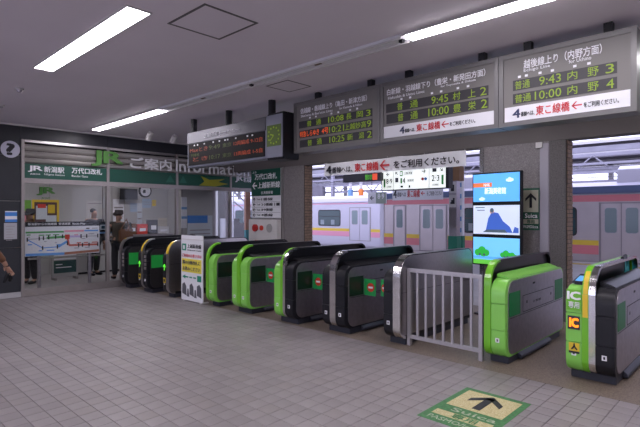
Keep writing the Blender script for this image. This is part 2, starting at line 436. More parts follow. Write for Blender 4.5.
# ================================================================== LAMPS
def lamp(x0, x1, y0, y1, label, lit=True, recessed=False, group='fluorescent ceiling lamps'):
    t = thing('ceiling_lamp', label, 'lamp', ((x0+x1)/2, (y0+y1)/2, ZC), group)
    if recessed:
        MB().ring([(x0-.015,y0-.015),(x1+.015,y0-.015),(x1+.015,y1+.015),(x0-.015,y1+.015)], [(x0,y0),(x1,y0),(x1,y1),(x0,y1)], ZC-.012, ZC, 'z').build('trim_frame', M_whitem, t)
        box('diffuser', M_lamp, t, x0, x1, y0, y1, ZC-.008, ZC-.002)
    else:
        box('housing', M_whitem if lit else M_white, t, x0, x1, y0, y1, ZC-.022, ZC, .004)
        if lit:
            n = 2; ym = (y0+y1)/2
            MB().prism([(y0+.012, ZC-.022), (y0+.03, ZC-.034), (y1-.03, ZC-.034), (y1-.012, ZC-.022)], x0+.03, x1-.03, 'x').build('tube_cover', M_lamp, t)
        else:
            for yy_ in (y0+.015, y1-.025): box('reflector_lip', M_whitem, t, x0, x1, yy_, yy_+.01, ZC-.040, ZC-.022)
            box('lamp_holder', M_blackm, t, x1-.06, x1-.02, (y0+y1)/2-.02, (y0+y1)/2+.02, ZC-.045, ZC-.022)
            box('rust_spot', mat('rust', (.12,.07,.04), .8), t, (x0+x1)/2-.05, (x0+x1)/2+.05, y0+.05, y0+.10, ZC-.024, ZC-.022)
    return t
lamp(-6.08, -3.75, 1.72, 1.91, 'bright flush ceiling lamp nearest the top left corner', True, True)
lamp(-9.67, -7.03, 3.72, 3.90, 'lit surface-mounted ceiling lamp near the ticket office front')
lamp(-7.02, -4.78, 3.72, 3.90, 'unlit white lamp housing beside the lit lamp at the office end', False)
lamp(-4.77, -2.53, 3.72, 3.90, 'unlit white lamp housing in front of the middle departure board', False)
lamp(-2.52, .20, 3.72, 3.90, 'lit surface-mounted ceiling lamp in front of the right departure boards')
PL = ('right of the boards, beyond the right edge', 'above the camera', 'behind the camera in the nearer row, leftmost', 'behind the camera in the nearer row, middle', 'behind the camera in the nearer row, rightmost', 'behind the camera in the rear row, leftmost', 'behind the camera in the rear row, middle', 'behind the camera in the rear row, rightmost')
for k, (x0, x1, y0) in enumerate(((1.0, 3.6, 3.72), (-1.2, 1.2, 1.72), (-8.6, -6.2, -.6), (-3.6, -1.2, -.6), (1.2, 3.6, -.6), (-8.6, -6.2, -2.9), (-3.6, -1.2, -2.9), (1.2, 3.6, -2.9))):
    lamp(x0, x1, y0, y0+.19, 'flush ceiling lamp ' + PL[k], True, True, 'lamps behind the camera')  # unseen lamps, added to raise the brightness of the hall
for k, (x0, x1) in enumerate(((-7.0, -5.2), (-4.2, -2.4), (-1.2, .6))):
    lamp(x0, x1, 5.95, 6.13, ('left', 'middle', 'right')[k] + ' lamp of the ceiling row hidden behind the departure boards', True, True, 'lamps behind the boards')  # unseen row added to brighten the piers and lintel
for y0 in (2.4, 5.2):
    t = thing('office_fill_lamp', ('left' if y0 < 3 else 'right') + ' ceiling lamp inside the ticket office, hidden behind the sign band', 'lamp', (-11.9, y0+.6, 2.75), 'office lamps')
    box('office_fill_cover', M_lamp, t, -11.98, -11.82, y0, y0+1.2, 2.72, 2.749)  # unseen lamps added to light the office interior
for x, y, l in ((-7.27, 1.88, 'small round smoke detector on the ceiling at the left'), (-8.58, 1.97, 'round ceiling detector at the left edge of the view')):
    t = thing('smoke_detector', l, 'detector', (x, y, ZC), 'smoke detectors')
    cyl('base', M_whitem, t, (x,y,ZC), (x,y,ZC-.02), .055, 16); cyl('sensor', M_steel_d, t, (x,y,ZC-.02), (x,y,ZC-.05), .035, 14, .022)
for (x, y), l in (((-9.15, 4.66), 'small white ceiling spotlight left of its twin, above the office sign'), ((-9.15, 5.20), 'small white ceiling spotlight right of its twin, beside the hanging black board')):
    t = thing('spotlight', l, 'spotlight', (x, y, ZC), 'ceiling spotlights')
    cyl('mount', M_whitem, t, (x,y,ZC), (x,y,ZC-.05), .03, 12); cyl('lamp_head', M_whitem, t, (x+.03,y,ZC-.04), (x-.07,y,ZC-.15), .055, 14, .06)

# ================================================================== DEPARTURE BOARDS
YBD = 4.70
def board(x0, x1, label, stubs):
    z0, z1 = 2.40, 3.105
    t = thing('departure_board', label, 'sign', ((x0+x1)/2, YBD+.12, z0), 'departure boards in a row')
    box('casing', M_boardf, t, x0, x1, YBD+.012, YBD+.24, z0, z1, .006)
    MB().ring([(x0,z0),(x1,z0),(x1,z1),(x0,z1)], [(x0+.045,z0+.04),(x1-.045,z0+.04),(x1-.045,z1-.045),(x0+.045,z1-.045)], YBD-.006, YBD+.02, 'y').build('frame', M_boardf, t)
    box('face', M_board, t, x0+.045, x1-.045, YBD+.006, YBD+.013, z0+.04, z1-.045)
    for s in stubs: box('hanger', M_blackm, t, s-.035, s+.035, YBD+.03, YBD+.10, z1, ZC)
    return t
YF = YBD+.006
def led_row(t, u0, vt, vb, u1, items):
    x0, zt = PY(u0, vt, YF); _, zb = PY(u0, vb, YF); x1, _ = PY(u1, vt, YF)
    w = plate('led_window', M_ledbg, t, 'Y', YF, x0, x1, zb, zt, .003)
    dz = (zt-zb)*.10
    for s, a, b, m in items:
        xa, _ = PY(a, 100, YF); xb, _ = PY(b, 100, YF)
        text(s, 'Y', YF-.003, xa, xb, zb+dz, zt-dz, m, w, .0, 'led_text', .002)
def banner_strip(t, u0, vt, vb, u1, cols):
    x0, zt = PY(u0, vt, YF); _, zb = PY(u0, vb, YF); x1, _ = PY(u1, vt, YF)
    w = plate('paper_strip', M_white, t, 'Y', YF, x0, x1, zb, zt, .003); hh = zt-zb
    fx = lambda u: PY(u, 100, YF)[0]
    text('4', 'Y', YF-.003, fx(cols[0]), fx(cols[1]), zb+.22*hh, zt-.20*hh, mat('letter_navy', (.02,.03,.10), .5), w, .03)
    text('番線へは、', 'Y', YF-.003, fx(cols[2]), fx(cols[3]), zb+.26*hh, zt-.42*hh, M_text, w, .01)
    text('東こ線橋', 'Y', YF-.003, fx(cols[4]), fx(cols[5]), zb+.20*hh, zt-.18*hh, M_textr, w, .02)
    xa, xb = fx(cols[6]), fx(cols[7])
    arrow('arrow', M_textr, w, 'Y', YF-.003, (xa+xb)/2, (zb+zt)/2, xb-xa, 180, .14, .40, .002)
    text('をご利用ください。', 'Y', YF-.003, fx(cols[8]), fx(cols[9]), zb+.28*hh, zt-.38*hh, M_text, w, .01)
G, O = M_ledg, M_ledo
# right board
c3 = lambda x: 495 + x/3.883
b3 = board(PY(499,60,YBD)[0], PY(637,60,YBD)[0], 'rightmost departure board, with trains at 9:43 and 10:00', [PY(526,60,YBD)[0], PY(607,60,YBD)[0]])
tY('越後線上り（内野方面）', YF, c3(112), 60.2, 69, c3(415), M_textw, b3, .02)
tY('Echigo Line', YF, c3(112), 69.2, 73, c3(214), M_textw, b3); tY('for Uchino', YF, c3(287), 60.0, 63.7, c3(374), M_textw, b3)
led_row(b3, c3(70), 81, 91.2, c3(474), [('普通', c3(78), c3(136), G), ('9:43', c3(172), c3(257), G), ('内', c3(282), c3(320), G), ('野', c3(360), c3(403), G), ('3', c3(430), c3(463), G)])
led_row(b3, c3(70), 94.4, 104.6, c3(474), [('普通', c3(78), c3(140), G), ('10:00', c3(155), c3(258), G), ('内', c3(282), c3(320), G), ('野', c3(360), c3(403), G), ('4', c3(433), c3(463), G)])
banner_strip(b3, c3(38), 108.3, 122.6, c3(531), [c3(v) for v in (70, 98, 101, 154, 160, 290, 297, 338, 345, 482)])
# middle board
c2 = lambda x: 376 + x/4.908
b2 = board(PY(380.5,86,YBD)[0], PY(498.5,60,YBD)[0], 'middle departure board, with trains at 9:45 and 10:00', [PY(406,70,YBD)[0], PY(480,60,YBD)[0]])
tY('白新線・羽越線下り（豊栄・新発田方面）', YF, c2(55), 89.6, 95.8, c2(537), M_textw, b2, .02)
tY('Hakushin & Uetsu Lines', YF, c2(60), 97, 99.8, c2(238), M_textw, b2); tY('for Toyosaka & Shibata', YF, c2(318), 85.6, 88.2, c2(490), M_textw, b2)
led_row(b2, c2(50), 104.6, 113.2, c2(552), [('普', c2(105), c2(132), G), ('通', c2(168), c2(206), G), ('9:45', c2(273), c2(355), G), ('村', c2(378), c2(415), G), ('上', c2(452), c2(490), G), ('2', c2(512), c2(543), G)])
led_row(b2, c2(52), 115, 124.2, c2(552), [('普', c2(108), c2(135), G), ('通', c2(170), c2(206), G), ('10:00', c2(258), c2(358), G), ('豊', c2(380), c2(417), G), ('栄', c2(454), c2(490), G), ('2', c2(517), c2(547), G)])
banner_strip(b2, c2(38), 127.2, 138.6, c2(583), [c2(v) for v in (118, 140, 143, 193, 200, 316, 322, 358, 363, 488)])
# left board, three rows
c1 = lambda x: 290 + x/6.1
b1 = board(PY(294,105,YBD)[0], PY(380,86,YBD)[0], 'left departure board of the lit row, with three train lines and one in orange', [PY(315,90,YBD)[0], PY(368,80,YBD)[0]])
tY('信越線・磐越線上り（亀田・新津方面）', YF, c1(65), 108.8, 114.2, c1(470), M_textw, b1, .02)
tY("Shin'etsu & Ban'etsu Lines", YF, c1(67), 115.2, 117.6, c1(260), M_textw, b1); tY('for Kameda & Niitsu', YF, c1(302), 107.4, 109.6, c1(440), M_textw, b1)
led_row(b1, c1(55), 122, 128.8, c1(502), [('普', c1(105), c1(132), G), ('通', c1(160), c1(190), G), ('10:08', c1(235), c1(328), G), ('長', c1(343), c1(377), G), ('岡', c1(408), c1(445), G), ('3', c1(465), c1(493), G)])
led_row(b1, c1(58), 131.2, 138.4, c1(502), [('特急しらゆき', c1(62), c1(178), O), ('4号', c1(195), c1(235), O), ('10:21', c1(240), c1(330), G), ('上越妙高', c1(335), c1(465), G), ('9', c1(470), c1(496), G)])
led_row(b1, c1(60), 140.6, 147.8, c1(502), [('普', c1(108), c1(135), G), ('通', c1(165), c1(195), G), ('10:25', c1(242), c1(333), G), ('新', c1(350), c1(385), G), ('潟', c1(420), c1(452), G), ('2', c1(472), c1(500), G)])
# small column headings above the LED windows
for t, us, v in ((b3, (c3(95), c3(122), c3(175), c3(223), c3(310), c3(365)), None), (b2, (c2(125), c2(168), c2(275), c2(320), c2(402), c2(452)), None), (b1, (c1(122), c1(158), c1(253), c1(295), c1(367), c1(410)), None)):
    zrow = {b3: PY(c3(70), 79.2, YF)[1], b2: PY(c2(50), 103.0, YF)[1], b1: PY(c1(55), 120.6, YF)[1]}[t]
    for u in us:
        x = PY(u, 100, YF)[0]; plate('column_heading', M_textw, t, 'Y', YF, x-.014, x+.014, zrow, zrow+.022, .002)

# ---- shinkansen LED board with clock
YL = 4.50
lx0, lx1, lx2 = -7.49, -5.36, -5.01; lz0, lz1 = 2.345, 2.95
t = thing('departure_board', 'long black hanging departure board with red and green lettering and a green clock', 'sign', ((lx0+lx2)/2, YL+.12, lz0))
box('casing', mat('board_blue_grey', (.24, .25, .31), .45), t, lx0, lx1, YL+.01, YL+.20, lz0, lz1, .01)
box('back_casing', M_blackm, t, lx1, lx2+.01, YL+.02, YL+.32, lz0-.03, lz1+.03, .01)
box('display', mat('display_black', (.010, .009, .010), .6, spec=.2), t, lx0+.05, lx1-.03, YL-.004, YL+.012, lz0+.03, lz0+.40, .004)
hd = MB().prism([(YL-.004, lz0+.41), (YL+.012, lz0+.405), (YL+.012, lz1-.005), (YL+.006, lz1-.005)], lx0+.012, lx1-.01, 'x').build('header_panel', mat('header_silver', (.13, .13, .15), .40, .4), t)
text('上越新幹線  Joetsu Shinkansen', 'Y', YL-.004, lx0+.55, lx1-.6, lz0+.455, lz0+.525, M_textw, t, .02)
cb = box('clock_panel', mat('board_blue_grey', (.17, .18, .22)), t, lx1, lx2, YL, YL+.02, lz0, lz1, .006)
cxm, czm = (lx1+lx2)/2, lz0+.31
cf = plate('clock_face', mat('clock_screen', (.07, .11, .02), .5, emit=.15), t, 'Y', YL, cxm-.15, cxm+.15, czm-.15, czm+.15, .005)
for k in range(12):
    a = R(30*k); disc('hour_dot', M_ledg, cf, 'Y', YL-.005, cxm+.115*math.sin(a), czm+.115*math.cos(a), .013, .003, 8)
for ang, L, w in ((285, .075, .016), (228, .105, .012)):
    a = R(ang); d = (math.sin(a), math.cos(a)); n_ = (d[1]*w/2, -d[0]*w/2)
    poly('clock_hand', M_ledg, cf, 'Y', YL-.005, [(cxm+n_[0], czm+n_[1]), (cxm+d[0]*L+n_[0], czm+d[1]*L+n_[1]), (cxm+d[0]*L-n_[0], czm+d[1]*L-n_[1]), (cxm-n_[0], czm-n_[1])], .004)
cL = lambda x: PY(180 + x/5.333, 150, YL)[0]
for z, items in ((lz0+.245, (('Maxとき', 55, 148, M_ledd), ('9:49', 155, 215, M_ledgd), ('東京', 228, 275, M_ledgd), ('12両編成 9-12自', 288, 440, M_ledod))), (lz0+.085, (('とき', 70, 150, M_ledd), ('10:17', 158, 215, M_ledgd), ('東京', 228, 275, M_ledgd), ('13両編成 1-5自', 290, 440, M_ledod)))):
    for s, a, b, m in items: text(s, 'Y', YL-.004, cL(a), cL(b), z+.008, z+.076, m, t, .0, 'led_text', .002)
text('列車名', 'Y', YL-.004, cL(62), cL(102), lz0+.175, lz0+.225, M_ledgd, t, .0, 'led_text', .002)
for a in (75, 92, 128, 175, 208, 238, 252, 295, 357, 383): plate('column_heading', M_textw, t, 'Y', YL-.004, cL(a), cL(a)+.035, lz0+.355, lz0+.378, .002)
for u in (194, 229, 272):
    x = PY(u, 120, YL+.12)[0]; cyl('hanger', M_blackm, t, (x, YL+.12, lz1-.02), (x, YL+.12, ZC), .055, 14)

# ================================================================== OFFICE SIGNS
XS = XO+.03
def green_panel(a, b, label):
    t = thing('fascia_sign', label, 'sign', (XO, (a+b)/2, 2.21), 'green fascia panels over the office glass')
    box('panel', M_dgreen, t, XO-.004, XO+.012, a+.03, b-.03, 2.215, 2.488); return t
p1 = green_panel(MU[0], MU[1], 'green fascia panel with white station name and gate name, leftmost')
p2 = green_panel(MU[1], MU[2], 'plain green fascia panel under the large green letters')
p3 = green_panel(MU[2], MU[3], 'green fascia panel with a yellow streak under the word Information')
p4 = green_panel(MU[3], MU[4], 'green fascia panel with white letters beside the pier sign')
XT = XO+.012
oX = lambda u: 20 + u/7.11
tX('JR', XT, oX(58), 165.4, 171.6, oX(158), M_textw, p1, .04); tX('JR東日本', XT, oX(72), 173, 174.8, oX(145), M_textw, p1, .01)
tX('新潟駅', XT, oX(172), 166.2, 172.2, oX(314), M_textw, p1, .02); tX('Niigata Station', XT, oX(172), 173.3, 175.6, oX(318), M_textw, p1)
tX('万代口改札', XT, oX(368), 167.4, 173.2, oX(582), M_textw, p1, .02); tX('Bandai Gate', XT, oX(368), 174.8, 176.8, oX(482), M_textw, p1)
tX('JR', XT, 235.5, 175.3, 182.0, 242.5, M_textw, p4, .04); tX('新潟駅', XT, 243.5, 175.5, 182.2, 252, M_textw, p4, .01)
M_leaf = mat('faint_leaf', (.02, .14, .10), .5)
poly('triangle_mark', M_leaf, p2, 'X', XT, [(5.58,2.27),(5.80,2.27),(5.69,2.44)], .002)
poly('triangle_mark', M_leaf, p3, 'X', XT, [(5.92,2.27),(6.12,2.27),(6.02,2.44)], .002)
poly('yellow_streak', mat('streak_yellow', (.33, .32, .02), .5), p3, 'X', XT, [(6.45,2.23),(6.9,2.22),(7.30,2.30),(7.0,2.34),(7.2,2.42),(6.75,2.38),(6.5,2.46),(6.6,2.33)], .002)
t = thing('letter_sign', 'large green capital letters mounted on the steel louvres', 'sign', (XO+.07, 4.22, 2.52))
text('JR', 'X', XO+.045, 3.92, 4.54, 2.525, 2.835, M_jr, t, .05, 'letter', .035)
box('letter_rail', M_alu, t, XO+.03, XO+.045, 3.95, 4.5, 2.66, 2.69)
t = thing('letter_sign', 'white raised Japanese lettering for the information desk on the louvres', 'sign', (XO+.07, 5.2, 2.55))
text('ご案内', 'X', XO+.045, 4.72, 5.68, 2.53, 2.77, M_textw, t, .04, 'letter', .03); box('letter_rail', M_alu, t, XO+.03, XO+.045, 4.75, 5.65, 2.62, 2.64)
t = thing('letter_sign', 'white raised English word Information on the louvres', 'sign', (XO+.07, 6.8, 2.55))
text('Information', 'X', XO+.045, 5.80, 7.92, 2.53, 2.80, M_textw, t, .02, 'letter', .03); box('letter_rail', M_alu, t, XO+.03, XO+.045, 5.85, 7.9, 2.62, 2.64)
# round question mark
qy, qz = PX(10.3, 149.3, XO); t = thing('question_sign', 'round white question-mark sign on the dark slate wall', 'sign', (XO, qy, qz))
disc('disc', mat('sign_lilac', (.55,.55,.66), .5), t, 'X', XO, qy, qz, .155, .01, 32); text('?', 'X', XO+.01, qy-.055, qy+.055, qz-.10, qz+.10, M_text, t, .06)
# notices on the slate wall
def quadX(u0, v0, u1, v1, X): y0, z1 = PX(u0, v0, X); y1, z0 = PX(u1, v1, X); return y0, y1, z0, z1
a = quadX(5, 211, 17, 222, XO); t = thing('notice', 'small blue and white notice on the dark slate wall', 'notice', (XO, a[0], a[2]))
plate('sheet', M_white, t, 'X', XO, a[0], a[1], a[2], a[3]); plate('header', mat('sign_blue', (.05,.22,.62), .5), t, 'X', XO+.004, a[0], a[1], a[2]+.11, a[3]-.02, .002); plate('footer', mat('sign_blue', (.05,.22,.62)), t, 'X', XO+.004, a[0], a[1], a[2], a[2]+.05, .002)
a = quadX(4, 223, 17, 239, XO); t = thing('notice', 'plain grey typed notice below the blue one on the slate wall', 'notice', (XO, a[0], a[2]))
plate('sheet', mat('paper_grey', (.40,.40,.44), .6), t, 'X', XO, a[0], a[1], a[2], a[3])
for k in range(6): plate('text_line', M_alu, t, 'X', XO+.004, a[0]+.03, a[1]-.04-.02*(k % 3), a[3]-.07-.05*k, a[3]-.06-.05*k, .001)

# ---- route map on posts just inside the glass
XM = -10.62
y0, z1 = PX(25, 222, XM); y1, z0 = PX(99.5, 252.5, XM)
t = thing('route_map', 'white railway route map board with black header behind the office glass', 'map', (XM, (y0+y1)/2, 0))
box('map_board', M_white, t, XM-.02, XM, y0, y1, z0, z1, .003)
plate('map_header', M_text, t, 'X', XM, y0, y1, z1-.095, z1, .003)
text('新潟駅からの路線図  普通運賃  Route Map', 'X', XM+.003, y0+.05, y1-.30, z1-.075, z1-.02, M_textw, t, .01)
my = lambda u: y0 + (u-100)/(398-100)*(y1-y0)                 # along the board
mz = lambda v: z1 - (v-88)/(215-88)*(z1-z0)
def seg(m, p, q, w, name='route_line'):
    (a, b), (c, d) = (my(p[0]), mz(p[1])), (my(q[0]), mz(q[1])); L = math.hypot(c-a, d-b); n = (-(d-b)/L*w/2, (c-a)/L*w/2)
    poly(name, m, t, 'X', XM, [(a-n[0], b-n[1]), (c-n[0], d-n[1]), (c+n[0], d+n[1]), (a+n[0], b+n[1])], .003)
Mg, Mp, Mb, Mr = mat('route_green', (.10,.36,.12), .5), mat('route_pink', (.80,.32,.42), .5), mat('route_blue', (.14,.36,.78), .5), mat('route_red', (.60,.14,.12), .5)
Mgp = mat('route_grey', (.45,.45,.50), .5); Mlv = mat('route_lilac', (.55,.45,.75), .5)
seg(Mg, (102,127), (248,127), .035); seg(Mp, (250,125), (330,125), .035); seg(Mb, (332,125), (392,125), .03)
seg(Mgp, (108,152), (180,150), .018); seg(Mg, (180,149), (258,146), .045); seg(Mlv, (265,146), (320,147), .04); seg(Mgp, (320,147), (390,147), .018)
seg(Mb, (108,153), (165,186), .02); seg(Mb, (165,186), (225,184), .02); seg(Mb, (225,184), (262,164), .045)
seg(Mr, (262,150), (268,180), .04); seg(Mr, (268,180), (390,181), .04); seg(Mb, (102,209), (250,211), .05); seg(mat('route_brown', (.40,.16,.10), .5), (250,211), (396,206), .05)
for u, v in ((108,153),(152,150),(168,149),(188,147),(215,146),(242,145),(318,146),(342,146),(390,146),(165,186),(222,184),(308,181),(324,181),(352,181),(390,181),(262,172)):
    plate('station_mark', M_text, t, 'X', XM+.003, my(u)-.012, my(u)+.012, mz(v)-.04, mz(v)+.04, .002)
for k, (u, v, L, m) in enumerate(((106,136,14,Mg),(150,138,22,Mg),(176,138,20,Mg),(205,138,24,Mg),(110,144,8,Mgp),(170,162,10,Mgp),(212,168,8,Mgp),(110,172,16,Mb),(150,196,14,Mb),(180,196,30,Mb),(218,176,20,Mb),(290,140,16,Mp),(320,156,16,Mgp),(350,138,24,Mgp),(300,172,18,Mr),(330,172,18,Mr),(364,172,26,Mr),(290,192,20,Mgp),(335,192,20,Mgp),(366,116,24,Mgp),(340,116,14,M_text))): plate('station_label', m, t, 'X', XM, my(u), my(u+L), mz(v+2), mz(v-2), .002)
plate('interchange_mark', M_red, t, 'X', XM+.003, my(252), my(271), mz(156), mz(138), .003)
for u in (39, 89.5):
    yy_ = PX(u, 280, XM-.07)[0]; cyl('post', M_steel_d, t, (XM-.07, yy_, 0), (XM-.07, yy_, z1-.05), .035, 14)
ry = [PX(28, 255, XM-.07)[0], PX(105, 255, XM-.07)[0]]
cyl('hand_rail', M_steel, t, (XM-.07, ry[0], .655), (XM-.07, ry[1], .655), .022, 12)

# ================================================================== OFFICE CONTENTS
XB = -13.6
def poster(u0, v0, u1, v1, X, label, base, bits=(), cat='poster', name='poster', t_=.006):
    y0, y1, z0, z1 = quadX(u0, v0, u1, v1, X)
    t = thing(name, label, cat, (X, (y0+y1)/2, z0)); plate('sheet', base, t, 'X', X, y0, y1, z0, z1, t_)
    for k, (a, b, c, d, m, nm) in enumerate(bits): plate(nm, m, t, 'X', X+t_, y0+a*(y1-y0), y0+b*(y1-y0), z0+c*(z1-z0), z0+d*(z1-z0), .002+.001*k)
    return t
M_sky2 = mat('print_blue', (.16,.34,.62), .5); M_prg = mat('print_green', (.16,.40,.05), .5); M_prp = mat('print_pink', (.55,.20,.22), .5); M_prl = mat('print_pale', (.58,.62,.66), .5)
t = thing('letter_sign', 'green two-letter railway mark on the inner office wall', 'sign', (XB, 3.2, 2.0)); y0, y1, z0, z1 = quadX(37, 187, 54.5, 195.5, XB)
text('JR', 'X', XB+.002, y0, y1, z0, z1, M_jr, t, .06, 'letter', .02); text('JR EAST', 'X', XB+.002, y0+.1, y1-.1, z0-.11, z0-.05, M_jr, t, .02)
poster(32, 199.5, 59, 224, XB, 'framed colourful poster with a thick yellow border in the office', M_yellow, ((.08,.92,.06,.90,mat('print_dark',(.10,.05,.05),.5),'print_ground'), (.14,.55,.2,.75,M_prl,'picture'), (.58,.84,.45,.8,M_yellow,'picture'), (.2,.5,.66,.82,M_red,'picture'), (.5,.9,.1,.36,M_prl,'picture')))
poster(22, 200, 31, 224, XB, 'green-topped poster at the left end of the inner office wall', M_prg, ((.05,.95,.05,.55,M_prp,'picture'),))
poster(86, 200.5, 103, 224, XB, 'plain white sheet on the wall behind the man in the dark suit', mat('paper_beige',(.50,.48,.46),.6), ((.1,.9,.86,.90,M_alu,'text_line'),))
for k, (a, b, c, d, m, l) in enumerate(((113,199,124,222,M_white,'tall white sheet on the wall above the person with the brown bag'), (130,203,137,212,mat('paper_blue',(.35,.45,.58),.6),'left pale blue sheet of three on the inner wall'), (137,203,142,228,M_prl,'narrow pale column sheet between two blue sheets'), (142,198.5,151,208,mat('paper_blue',(.35,.45,.58)),'right pale blue sheet under the round wall clock'), (152,200,156,206,M_yellow,'small yellow notice right of the blue sheets'), (158,218,167,226,mat('paper_cream',(.55,.50,.42),.6),'cream notice near the counter end'))):
    poster(a, b, c, d, XB, l, m, ((.1,.9,.6,.66,M_alu,'text_line'), (.1,.9,.35,.40,M_alu,'text_line')), 'notice', 'notice')
y_, z_ = PX(145, 191, XB+.02); t = thing('wall_clock', 'round dark-rimmed wall clock high on the inner office wall', 'clock', (XB, y_, z_))
disc('clock_rim', M_blackm, t, 'X', XB, y_, z_, .19, .05, 28); disc('dial', M_white, t, 'X', XB+.05, y_, z_, .155, .004, 28)
for a_, L_ in ((285,.07),(228,.11)):
    box('clock_hand', M_text, t, XB+.054, XB+.058, *sorted((y_, y_+L_*math.sin(R(a_)))), *sorted((z_, z_+.012+L_*math.cos(R(a_)))))
y_, z_ = PX(130, 194, XB+.3); t = thing('reflection_shape', 'dark monitor on a bracket high on the inner office wall', 'monitor', (XB, y_, z_))
box('bracket', M_alu, t, XB, XB+.2, y_-.03, y_+.03, z_-.02, z_+.15); box('reflection_block', M_blackm, t, XB+.2, XB+.26, y_-.25, y_+.25, z_-.16, z_+.15, .01)  # block and bracket stand in for a shape mirrored in the pane
# counter
t = thing('service_counter', 'long low service counter along the inner office wall', 'counter', (-13.2, 5.4, 0))
box('counter_front', M_offw, t, -13.5, -12.9, 4.6, 7.2, .05, .92); box('counter_top', M_alu, t, -13.55, -12.82, 4.55, 7.25, .92, .97, .006); box('kick_board', M_blackm, t, -13.45, -12.95, 4.62, 7.18, 0, .05)
def counter_item(u, v, w, h, m, label, name, cat):
    y_, z_ = PX(u, v, -13.1); t = thing(name, label, cat, (-13.1, y_, .97)); box('body', m, t, -13.2, -13.0, y_-w/2, y_+w/2, .97, .97+h, .01)
    box('front_label', M_white, t, -13.0, -12.996, y_-w*.3, y_+w*.3, .97+h*.3, .97+h*.6); return t
counter_item(141, 228, .30, .28, M_red, 'red box display standing on the service counter', 'display_box', 'box')
counter_item(152, 228, .26, .40, mat('screen_dark', (.05,.05,.06), .3), 'dark upright terminal on the service counter', 'terminal', 'terminal')
counter_item(132, 226, .16, .30, M_brown, 'small brown stand on the counter beside the red box', 'leaflet_stand', 'stand')
counter_item(162, 229, .34, .20, M_whitem, 'low white tray at the right end of the service counter', 'tray', 'tray')
# leaflet/notice stand with dark green sheet, seen under the map
y0, z1 = PX(52, 253, -12.2); y1, z0 = PX(78, 281, -12.2)
t = thing('notice_stand', 'free-standing notice panel with white and dark green sheets below the map', 'stand', (-12.2, (y0+y1)/2, 0))
box('panel', M_offw, t, -12.24, -12.2, y0, y1, .06, z1+.02); plate('white_sheet', M_white, t, 'X', -12.2, y0+.04, y1-.04, z1-.17, z1); plate('green_sheet', mat('sheet_dark_green', (.02,.07,.07), .5), t, 'X', -12.2, y0+.04, y1-.04, z1-.48, z1-.19)
for k in range(2): plate('text_line', M_textw, t, 'X', -12.196, y0+.08, y1-.35+.2*k, z1-.29-.07*k, z1-.27-.07*k, .001)
for y in (y0+.05, y1-.05): box('foot', M_alu, t, -12.35, -12.1, y-.02, y+.02, 0, .06)
# pillar sign with yellow arrow inside, by the second mullion
y_, z_ = PX(111, 227, -11.6); t = thing('direction_sign', 'black hanging sign with a yellow arrow seen through the office glass', 'sign', (-11.6, y_, z_))
plate('panel', M_text, t, 'X', -11.6, y_-.5, y_+.14, z_-.15, z_+.13, .03); arrow('arrow', M_yellow, t, 'X', -11.57, y_+.02, z_, .16, 270); text('出口', 'X', -11.57, y_-.42, y_-.14, z_-.07, z_+.07, M_textw, t, .02)
plate('blue_edge', M_sky2, t, 'X', -11.57, y_-.5, y_+.14, z_-.15, z_-.11, .002); cyl('hanger', M_alu, t, (-11.585, y_-.2, z_+.13), (-11.585, y_-.2, 2.75), .012)
# third bay: blue poster on an inner board, dark partition posts
poster(187, 215.5, 212, 240, -10.9, 'blue and white information poster on a board behind the third pane', M_prl, ((.0,.8,.70,1.,mat('sign_blue', (.05,.22,.62)),'header'), (.1,.9,.4,.44,M_alu,'text_line'), (.1,.9,.25,.29,M_alu,'text_line'), (.3,.7,.05,.18,M_prg,'picture')), t_=.02)
poster(181, 197, 186.5, 228, -10.9, 'narrow white strip of notices behind the third pane', M_white, ((0,1,.6,.68,M_sky2,'stripe'), (0,1,.3,.38,M_sky2,'stripe')), 'notice', 'notice', .02)
t = thing('display_board', 'grey partition board carrying the posters behind the third pane', 'board', (-10.95, 6.4, 0)); y0 = PX(180, 220, -10.95)[0]; y1 = PX(213.5, 220, -10.95)[0]
box('board', M_offw, t, -10.94, -10.905, y0, y1, .5, 2.2)
for y in (y0+.03, y1-.03): box('post', M_alu, t, -10.95, -10.90, y-.02, y+.02, 0, 2.3)
t = thing('partition_frame', 'dark door frame seen through the glass near the last mullion', 'frame', (-12.3, 8.2, 0))
for u in (197, 214, 227): y_ = PX(u, 220, -12.0)[0]; box('upright', M_alu, t, -12.04, -11.96, y_-.03, y_+.03, 0, 2.5)
box('head', M_alu, t, -12.04, -11.96, PX(197,220,-12.)[0]-.03, PX(227,220,-12.)[0]+.03, 2.5, 2.58)

